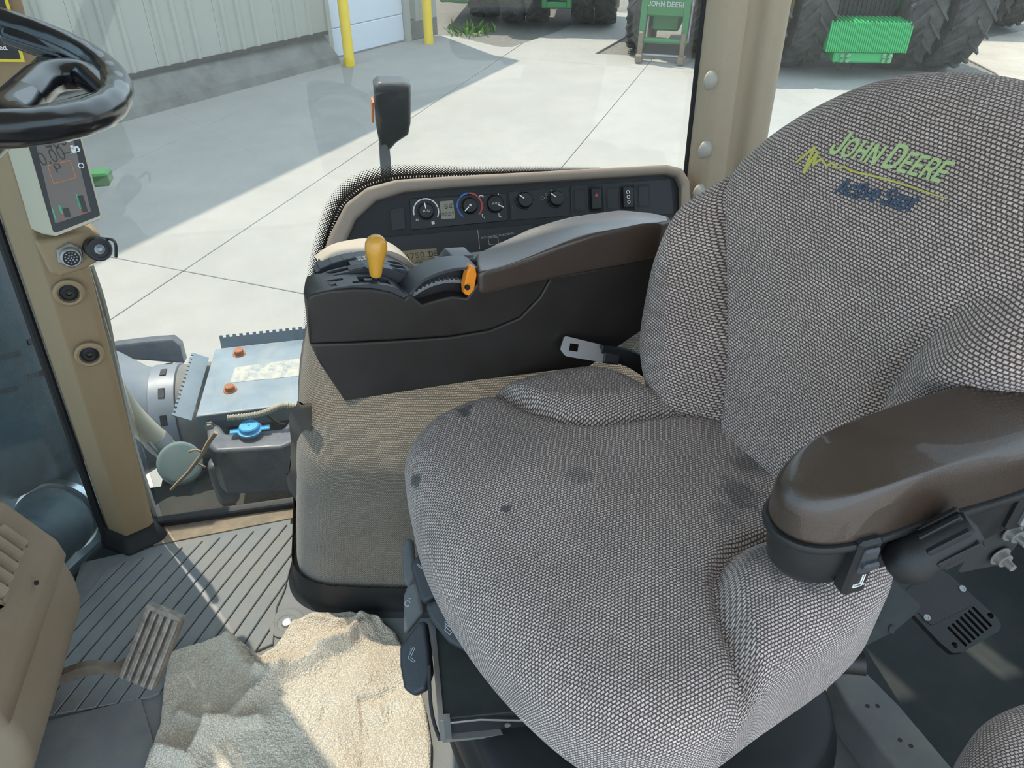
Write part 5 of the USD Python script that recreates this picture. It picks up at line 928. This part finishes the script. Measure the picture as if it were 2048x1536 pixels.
part(fp, 'plate', put(mv(trimesh.creation.extrude_polygon(fq, .012, engine='earcut'), (0, 0, -.012)), FF), 'black_plastic', 30)
part(fp, 'raised_panel', put(ext(rpoly(to2(np.array([[.7906, .6492, 1.9378], [.8301, .6509, 1.9427], [.8633, .5985, 1.9265], [.777, .5839, 1.9118], [.7533, .6349, 1.9284]]), FF), .004), 0, .0012, .0008), FF), 'black_plastic')
for q in to2(np.array([[.8508, .6216, 1.9339], [.7761, .5957, 1.9161]]), FF): part(fp, 'screw', put(lathe([(.0055, 0), (.005, .0022), (.003, .0022), (.002, .0012), (0, .0012)], 14), FF, q, .0008), 'steel_grey')
part(fp, 'hinge_arm', rod(np.array([.7602, .6639, 1.9401]), np.array([.80, .78, 1.75]), .016), 'frame_dark')
RP = np.array([[.6864, .6344, 1.735], [.7492, .6328, 1.735], [.7684, .5628, 1.735], [.7887, .4259, 1.735], [.7007, .4446, 1.735], [.6835, .5719, 1.735]]); rl = thing('seat_rail', 'scuffed grey metal rail on the floor behind the bellows', 'rail')
part(rl, 'rail', ext(rpoly(RP[:, :2], .006), FZ + .003, 1.735, .006, 3), 'steel_grey_dusty' if False else 'duct_rubber'); 
for q in np.array([[.7154, .5723, 1.735], [.7314, .5689, 1.735], [.7323, .5096, 1.735], [.7432, .4974, 1.735]]): part(rl, 'hole', mv(cyl(.0035, .001, 10), (q[0], q[1], 1.7346)), 'panel_black')
s2 = np.array([[.5729, .3117, 2.06], [.5928, .3359, 2.06], [.6197, .3589, 2.06], [.6563, .3776, 2.06], [.7077, .3863, 2.06], [.7754, .3841, 2.06], [.848, .3499, 2.06], [.8001, .2417, 2.06], [.5722, .1939, 2.06], [.5485, .2693, 2.06]])[:, :2]
ss_ = thing('training_seat', 'corner of a brown woven second seat at the bottom right', 'seat')
m, uv = pillow(spline(s2, 120, True), s2.mean(0), lambda p: 2.075 + 0 * p[:, 0], 1.96, .05, .03, rin=10, ne=12)
part(ss_, 'cushion', m, 'seat_weave', uv=uv); part(ss_, 'cushion_base', ext(Polygon(spline(s2, 60, True)).buffer(-.02), FZ + .003, 1.965, .01), 'black_plastic')
# ------------------------------------------------------------------ what stands on the tractor outside the right-hand window
SZ_ = 1.45
st = thing('step_plate', 'weathered blue-grey steel step plate with serrated edges outside the window', 'step plate')
sp4 = np.array([[-.5546, 1.9895, 1.45], [-.1876, 2.0014, 1.45], [.3816, 1.9817, 1.45], [.4544, 2.3465, 1.45], [-.1841, 2.3358, 1.45], [-.5216, 2.3341, 1.45], [-.5743, 2.3267, 1.45]])
part(st, 'plate', ext(rpoly([(-.555, 1.99), (.42, 1.99), (.42, 2.36), (-.535, 2.36)], .006), SZ_ - .004, SZ_, .001), 'steel_plate')
part(st, 'front_flange', ext(rpoly([(-.555, 1.986), (.42, 1.986), (.42, 1.992), (-.555, 1.992)]), SZ_ - .055, SZ_, 0), 'steel_plate'); part(st, 'front_edge', rod((-.553, 1.989, SZ_ - .002), (.42, 1.989, SZ_ - .002), .005, 10), 'steel_grey')
def serr(L, z0, z1, th, o, x, u):
    P = [(0, 0)]; s = 0
    while s < L - .001: P += [(s, z1 - .008), (s, z1), (s + .011, z1), (s + .011, z1 - .008)]; s += .022
    return frame(ext(Polygon(P + [(L, z1 - .008), (L, 0)]).buffer(0), -th / 2, th / 2), o, x, u)
part(st, 'serrated_edge', serr(.95, 0, .045, .004, (-.515, 2.365, SZ_ - .002), (1, 0, 0), (0, .35, 1)), 'steel_plate', False)
part(st, 'serrated_edge', serr(.345, 0, .058, .004, (-.575, 1.995, SZ_ - .02), (.05, 1, 0), (-.75, 0, .42)), 'steel_plate', False)
for c in np.array([[-.4523, 2.3132, 1.454], [-.4653, 2.1061, 1.454]]): part(st, 'bolt', mv(lathe([(.022, 0), (.022, .002), (.0155, .002), (.0155, .016), (.013, .018), (0, .018)], 12), (c[0], c[1], SZ_)), 'rust', label='rust red bolt')
dq = np.array([[-.4602, 2.2329, 1.45], [-.185, 2.2439, 1.45], [-.052, 2.2374, 1.45], [-.0588, 2.1038, 1.45], [-.1861, 2.1366, 1.45], [-.4692, 2.1457, 1.45]]); part(st, 'worn_decal', ext(rpoly(dq[:, :2], .01), SZ_, SZ_ + .0008), 'worn_decal', label='flaking cream decal strip')
part(st, 'support_box', box(-.50, .42, 2.16, 2.33, .75, SZ_ - .006, .01), 'frame_dark')
pbr('frame_black', (.014, .017, .017), .75, dust=((.07, .065, .05), .5, 9))
ft = thing('fuel_tank', 'big dark plastic tank body below the side window', 'tank'); part(ft, 'tank_body', rbox(-.86, .75, 1.51, 2.14, .45, 1.09, .05), 'frame_black'); part(ft, 'tank_end', rbox(-.80, -.52, 2.145, 2.52, .45, 1.04, .04), 'frame_black'); part(ft, 'inner_frame', box(-.86, .8, 1.37, 1.50, .7, 1.30, .02), 'frame_black')
wt = thing('washer_tank', 'dark plastic washer bottle with a bright blue cap', 'washer bottle')
wq = np.array([[-.5321, 1.9735, 1.42], [-.4977, 1.981, 1.42], [-.4697, 1.9261, 1.42], [-.3027, 1.9149, 1.42], [-.2858, 1.9509, 1.42], [-.2528, 1.954, 1.42], [-.2576, 1.8478, 1.42], [-.3089, 1.8239, 1.42], [-.4941, 1.8473, 1.42], [-.5183, 1.8799, 1.42]])
part(wt, 'bottle', ext(rpoly(wq[:, :2], .012), 1.24, 1.42, .012, 4), 'tank_plastic', 40); part(wt, 'bottle', rbox(*(lambda c: (c[0] - .035, c[0] + .035, c[1] - .03, c[1] + .03))(np.array([-.5167, 1.938, 1.3])), 1.14, 1.31, .02), 'tank_plastic')
cp_ = np.array([-.3959, 1.9057, 1.42]); part(wt, 'filler_neck', mv(cyl(.032, .03, 24), (cp_[0], cp_[1], 1.405)), 'tank_plastic')
part(wt, 'cap', mv(cat([lathe([(.034, 0), (.036, .004), (.036, .009), (.030, .011), (.029, .022), (.026, .025), (.004, .025), (.003, .027), (0, .027)], 30), box(-.058, -.03, -.010, .010, .004, .010, .002), box(.03, .058, -.010, .010, .004, .010, .002)]), (cp_[0], cp_[1], 1.43)), 'cap_blue', label='bright blue filler cap with side lugs')
part(wt, 'bracket_bolt', along(lathe([(.016, 0), (.016, .004), (.011, .004), (.011, .014), (0, .014)], 6), np.array([-.5199, 1.97, 1.4207]), np.array([-.5199, 1.97, 1.4207]) + np.array([0, -1, .2])), 'steel_dull')
hs_ = thing('wire_conduit', 'thin grey corrugated wire conduit clipped along the step plate', 'cable')
cpts = np.array([[-.455, 1.93, 1.4645], [-.4209, 1.93, 1.4627], [-.3627, 1.93, 1.4645], [-.3198, 1.93, 1.4766], [-.298, 1.93, 1.4845], [-.2443, 1.93, 1.472], [-.1886, 1.93, 1.4475]]); cs = spline(cpts + [0, 0, .008], 160); part(hs_, 'conduit', tube(cs, .0085 + .0014 * np.sign(np.sin(np.arange(160) * 1.4)), 10), 'hose_tan', False)
part(hs_, 'cable_tie', tube(spline(np.array([[-.3408, 1.93, 1.4648], [-.3173, 1.93, 1.4319], [-.2974, 1.93, 1.4188]]), 8), .004, 6), 'rubber')
ad = thing('air_duct', 'large grey-blue plastic air intake duct with a slotted clamp band', 'air duct')
DY, DZ = 2.30, 1.245
def ring(x, r, dz=0, n=60, e=1.0): t = np.linspace(0, 2 * np.pi, n, endpoint=False); return np.c_[np.full(n, x), DY + r * e * np.cos(t), DZ + dz + r * np.sin(t)]
RD = .165
part(ad, 'sleeve', loft([ring(x, r) for x, r in ((-.52, RD - .01), (-.53, RD), (-.665, RD + .002), (-.67, RD - .006))]), 'duct_rubber', 40, label='grey rubber sleeve')
part(ad, 'clamp_band', loft([ring(x, r) for x, r in ((-.66, RD), (-.665, RD + .009), (-.745, RD + .010), (-.75, RD))]), 'duct_plastic', 40)
for a in (30, 60, 90, 120, 150): part(ad, 'slot', mv(frame(box(-.010, .010, -.018, .018, -.004, .002, .001), (0, DY - (RD + .010) * math.cos(math.radians(a)), DZ + (RD + .010) * math.sin(math.radians(a))), (1, 0, 0), (0, math.sin(math.radians(a)), math.cos(math.radians(a)))), (-.702, 0, 0)), 'panel_black', False)
part(ad, 'funnel', loft([ring(x, r, dz, e=e) for x, r, dz, e in ((-.745, RD, 0, 1), (-.78, RD + .01, 0, 1), (-.86, RD + .05, .01, 1.1), (-1.0, RD + .11, .03, 1.2), (-1.15, RD + .14, .04, 1.25))]), 'duct_plastic', 40)
RF = plane_frame((-.75, 2.62, 1.5), (.1, -.9, .35)); part(ad, 'rain_lip', sheet(np.array([[-.9615, 2.5508, 1.3825], [-.9184, 2.5595, 1.3924], [-.7945, 2.5713, 1.3875], [-.7212, 2.5768, 1.3807], [-.6984, 2.5697, 1.356], [-.6939, 2.5439, 1.2883], [-.8081, 2.543, 1.3185], [-.967, 2.5399, 1.356]]), RF, -.10, 0, .008, .006), 'tank_plastic', label='dark lip behind the duct')
th_ = thing('hydraulic_filter', 'round teal grey canister end joined to a dusty tan hose, behind the front post', 'filter')

CA = np.array([-.5827, 1.8, 1.4311]); nd = np.array([.25, -.72, .63]); part(th_, 'canister', along(lathe([(0, 0), (.050, 0), (.058, -.004), (.062, -.012), (.062, -.20), (0, -.20)], 34), CA, CA + nd), 'canister_teal', 35)
hp_ = np.array([[-.7331, 1.92, 1.6599], [-.7069, 1.92, 1.5326], [-.6753, 1.92, 1.4566], [-.6418, 1.92, 1.379]]); part(th_, 'hose', tube(spline(hp_, 30), .034, 18), 'hose_tan'); part(th_, 'hose_clamp', rod(hp_[2] + (hp_[3] - hp_[2]) * .25, hp_[2] + (hp_[3] - hp_[2]) * .62, .037, 24), 'steel_grey'); part(th_, 'clamp_screw', cat([rod(hp_[2] + [.0, -.036, .0], hp_[3] + [-.01, -.036, .012], .008, 10)]), 'steel_grey')
tp_ = np.array([[-.445, 1.72, 1.5793], [-.4697, 1.72, 1.5486], [-.4924, 1.72, 1.5224], [-.5166, 1.72, 1.4907], [-.5398, 1.72, 1.4583], [-.5696, 1.72, 1.4323], [-.5992, 1.72, 1.4079]]); tp_ += RNG.normal(0, .003, tp_.shape); tw = thing('twig', 'thin dry twig leaning against the canister outside the window', 'twig')
part(tw, 'stem', tube(spline(tp_, 40), np.linspace(.007, .0045, 40), 8), 'twig'); part(tw, 'side_shoot', cat([tube(spline([tp_[2], tp_[2] + [-.02, .0, .012], tp_[2] + [-.035, .0, .008]], 8), .003, 6), tube(spline([tp_[3], tp_[3] + [.012, .0, -.012], tp_[3] + [.02, .0, -.02]], 8), .003, 6)]), 'twig')
# ------------------------------------------------------------------ engine hood and exhaust elbow in front of the windshield
hd = thing('exhaust_muffler', 'large dark dusty exhaust muffler shell with vent slots, seen through the windshield', 'muffler')
mprof = [(.0, 1.67), (.10, 1.67), (.17, 1.69), (.225, 1.74), (.255, 1.80), (.265, 1.88), (.255, 1.98), (.235, 2.08), (.215, 2.18), (.20, 2.26), (.0, 2.26)]
MC = np.array([-.87, 1.60]); mp = spline(mprof[1:-1], 40); part(hd, 'shell', mv(lathe([(0, 1.67)] + [tuple(q) for q in mp] + [(0, 2.26)], 56), (*MC, 0)), 'hood_dark', 60)
part(hd, 'stack_pipe', mv(cyl(.19, 1.5, 32), (*MC, 2.25)), 'hood_dark')
for a in range(-110, 100, 16):
    for k, z in enumerate((2.06, 2.0)):
        t = math.radians(a + 8 * k); r = float(np.interp(z, mp[::1, 1], mp[::1, 0])); nv = np.array([math.cos(t), math.sin(t), .35]); c = np.array([MC[0] + r * math.cos(t), MC[1] + r * math.sin(t), z])
        part(hd, 'vent_slot', frame(ext(rpoly([(-.024, -.0055), (.024, -.0055), (.024, .0055), (-.024, .0055)], .005), -.004, .0012), c, (-math.sin(t), math.cos(t), -.25), np.cross(nv, (-math.sin(t), math.cos(t), -.25))), 'panel_black', False)
fwh = thing('front_wheel', 'dark front tyre of this tractor, half hidden by the front post', 'wheel', (-2.02, 2.95, 0)); part(fwh, 'tyre', frame(tyre_mesh(.80, .55, .40), (0, 0, .80), (0, 1, 0), (-1, 0, 0)), 'tyre', 30); part(fwh, 'hub', rod((0, -.2, .8), (0, .2, .8), .39, 30), 'frame_black')
ee = thing('intake_elbow', 'ribbed dark rubber elbow with a bright clamp below the muffler', 'hose elbow')
ep = spline(np.array([np.array([-.72, 1.532, 1.4026]), np.array([-.74, 1.5813, 1.5104]), np.array([-.735, 1.4046, 1.6507]), np.array([-.76, 1.2734, 1.6851]), np.array([-.8, 1.1481, 1.7485])]), 60)
part(ee, 'elbow', tube(ep, .076 + .006 * (np.sin(np.linspace(0, 34, 60)) > .7), 32), 'elbow_rubber', True)
i_ = 33; tq = ep[i_ + 1] - ep[i_ - 1]; tq /= np.linalg.norm(tq); part(ee, 'clamp', along(lathe([(.081, -.011), (.087, -.011), (.087, .011), (.081, .011)], 44), ep[i_], ep[i_] + tq), 'chrome', 30, label='bright steel hose clamp'); part(ee, 'clamp_bolt', rod(np.array([-.76, 1.5097, 1.5163]), np.array([-.76, 1.5503, 1.4925]), .009, 12), 'steel_dull')
ch = thing('chassis', 'dark shadowed chassis and undergrowth of the tractor below the windshield', 'chassis'); part(ch, 'frame_rail', box(-2.4, 1.4, .1, 1.28, .55, 1.0, .05), 'frame_black'); 
# ------------------------------------------------------------------ marker lamp outside the side window
LY = 1.75
lm = thing('marker_lamp', 'dark grey marker lamp with an amber edge on a flat stalk, outside the side window', 'lamp')
q = np.array([[.0659, 1.75, 2.4531], [.0793, 1.75, 2.4586], [.1326, 1.75, 2.4537], [.145, 1.75, 2.4468], [.1376, 1.75, 2.3654], [.1312, 1.75, 2.3413], [.1017, 1.75, 2.3252], [.0868, 1.75, 2.3103], [.0667, 1.75, 2.3117], [.0626, 1.75, 2.3592]])[:, [0, 2]]
part(lm, 'housing', xz(ext(rpoly(q, .008), -.03, .035, .012, 4), LY), 'lamp_body', 40); part(lm, 'screw', along(cyl(.007, .003, 12), np.array([.0753, 1.75, 2.3191]) + [0, -.033, 0], np.array([.0753, 1.75, 2.3191]) + [0, -.05, 0]), 'steel_grey')
qa = np.array([[.0585, 1.75, 2.4137], [.0628, 1.75, 2.4134], [.0583, 1.75, 2.3705], [.0539, 1.75, 2.3708]])[:, [0, 2]]; part(lm, 'amber_lens', xz(ext(rpoly(qa), -.02, .02, .001), LY), 'amber_lens', label='amber lens showing at the edge')
qs = np.array([[.0649, 1.75, 2.3164], [.0884, 1.75, 2.3148], [.0876, 1.75, 2.206], [-.0845, 1.75, .1894], [-.1161, 1.75, .1999], [.061, 1.75, 2.2082]])[:, [0, 2]]; qs[:, 1] = np.maximum(qs[:, 1], 1.092); part(lm, 'stalk', xz(ext(rpoly(qs), -.006, .006, .002), LY + .01), 'lamp_stalk')
gb = thing('green_bracket', 'small green bracket sticking out beside the display unit, outside', 'bracket'); c = np.array([-.4963, 1.62, 2.3307]); part(gb, 'plate', box(-.676, c[0] + .022, 1.60, 1.64, c[2] - .012, c[2] + .014, .004), 'tractor_green'); part(gb, 'tab', box(c[0] - .12, c[0] - .02, 1.61, 1.63, c[2] - .012, c[2] + .06, .004), 'tractor_green')
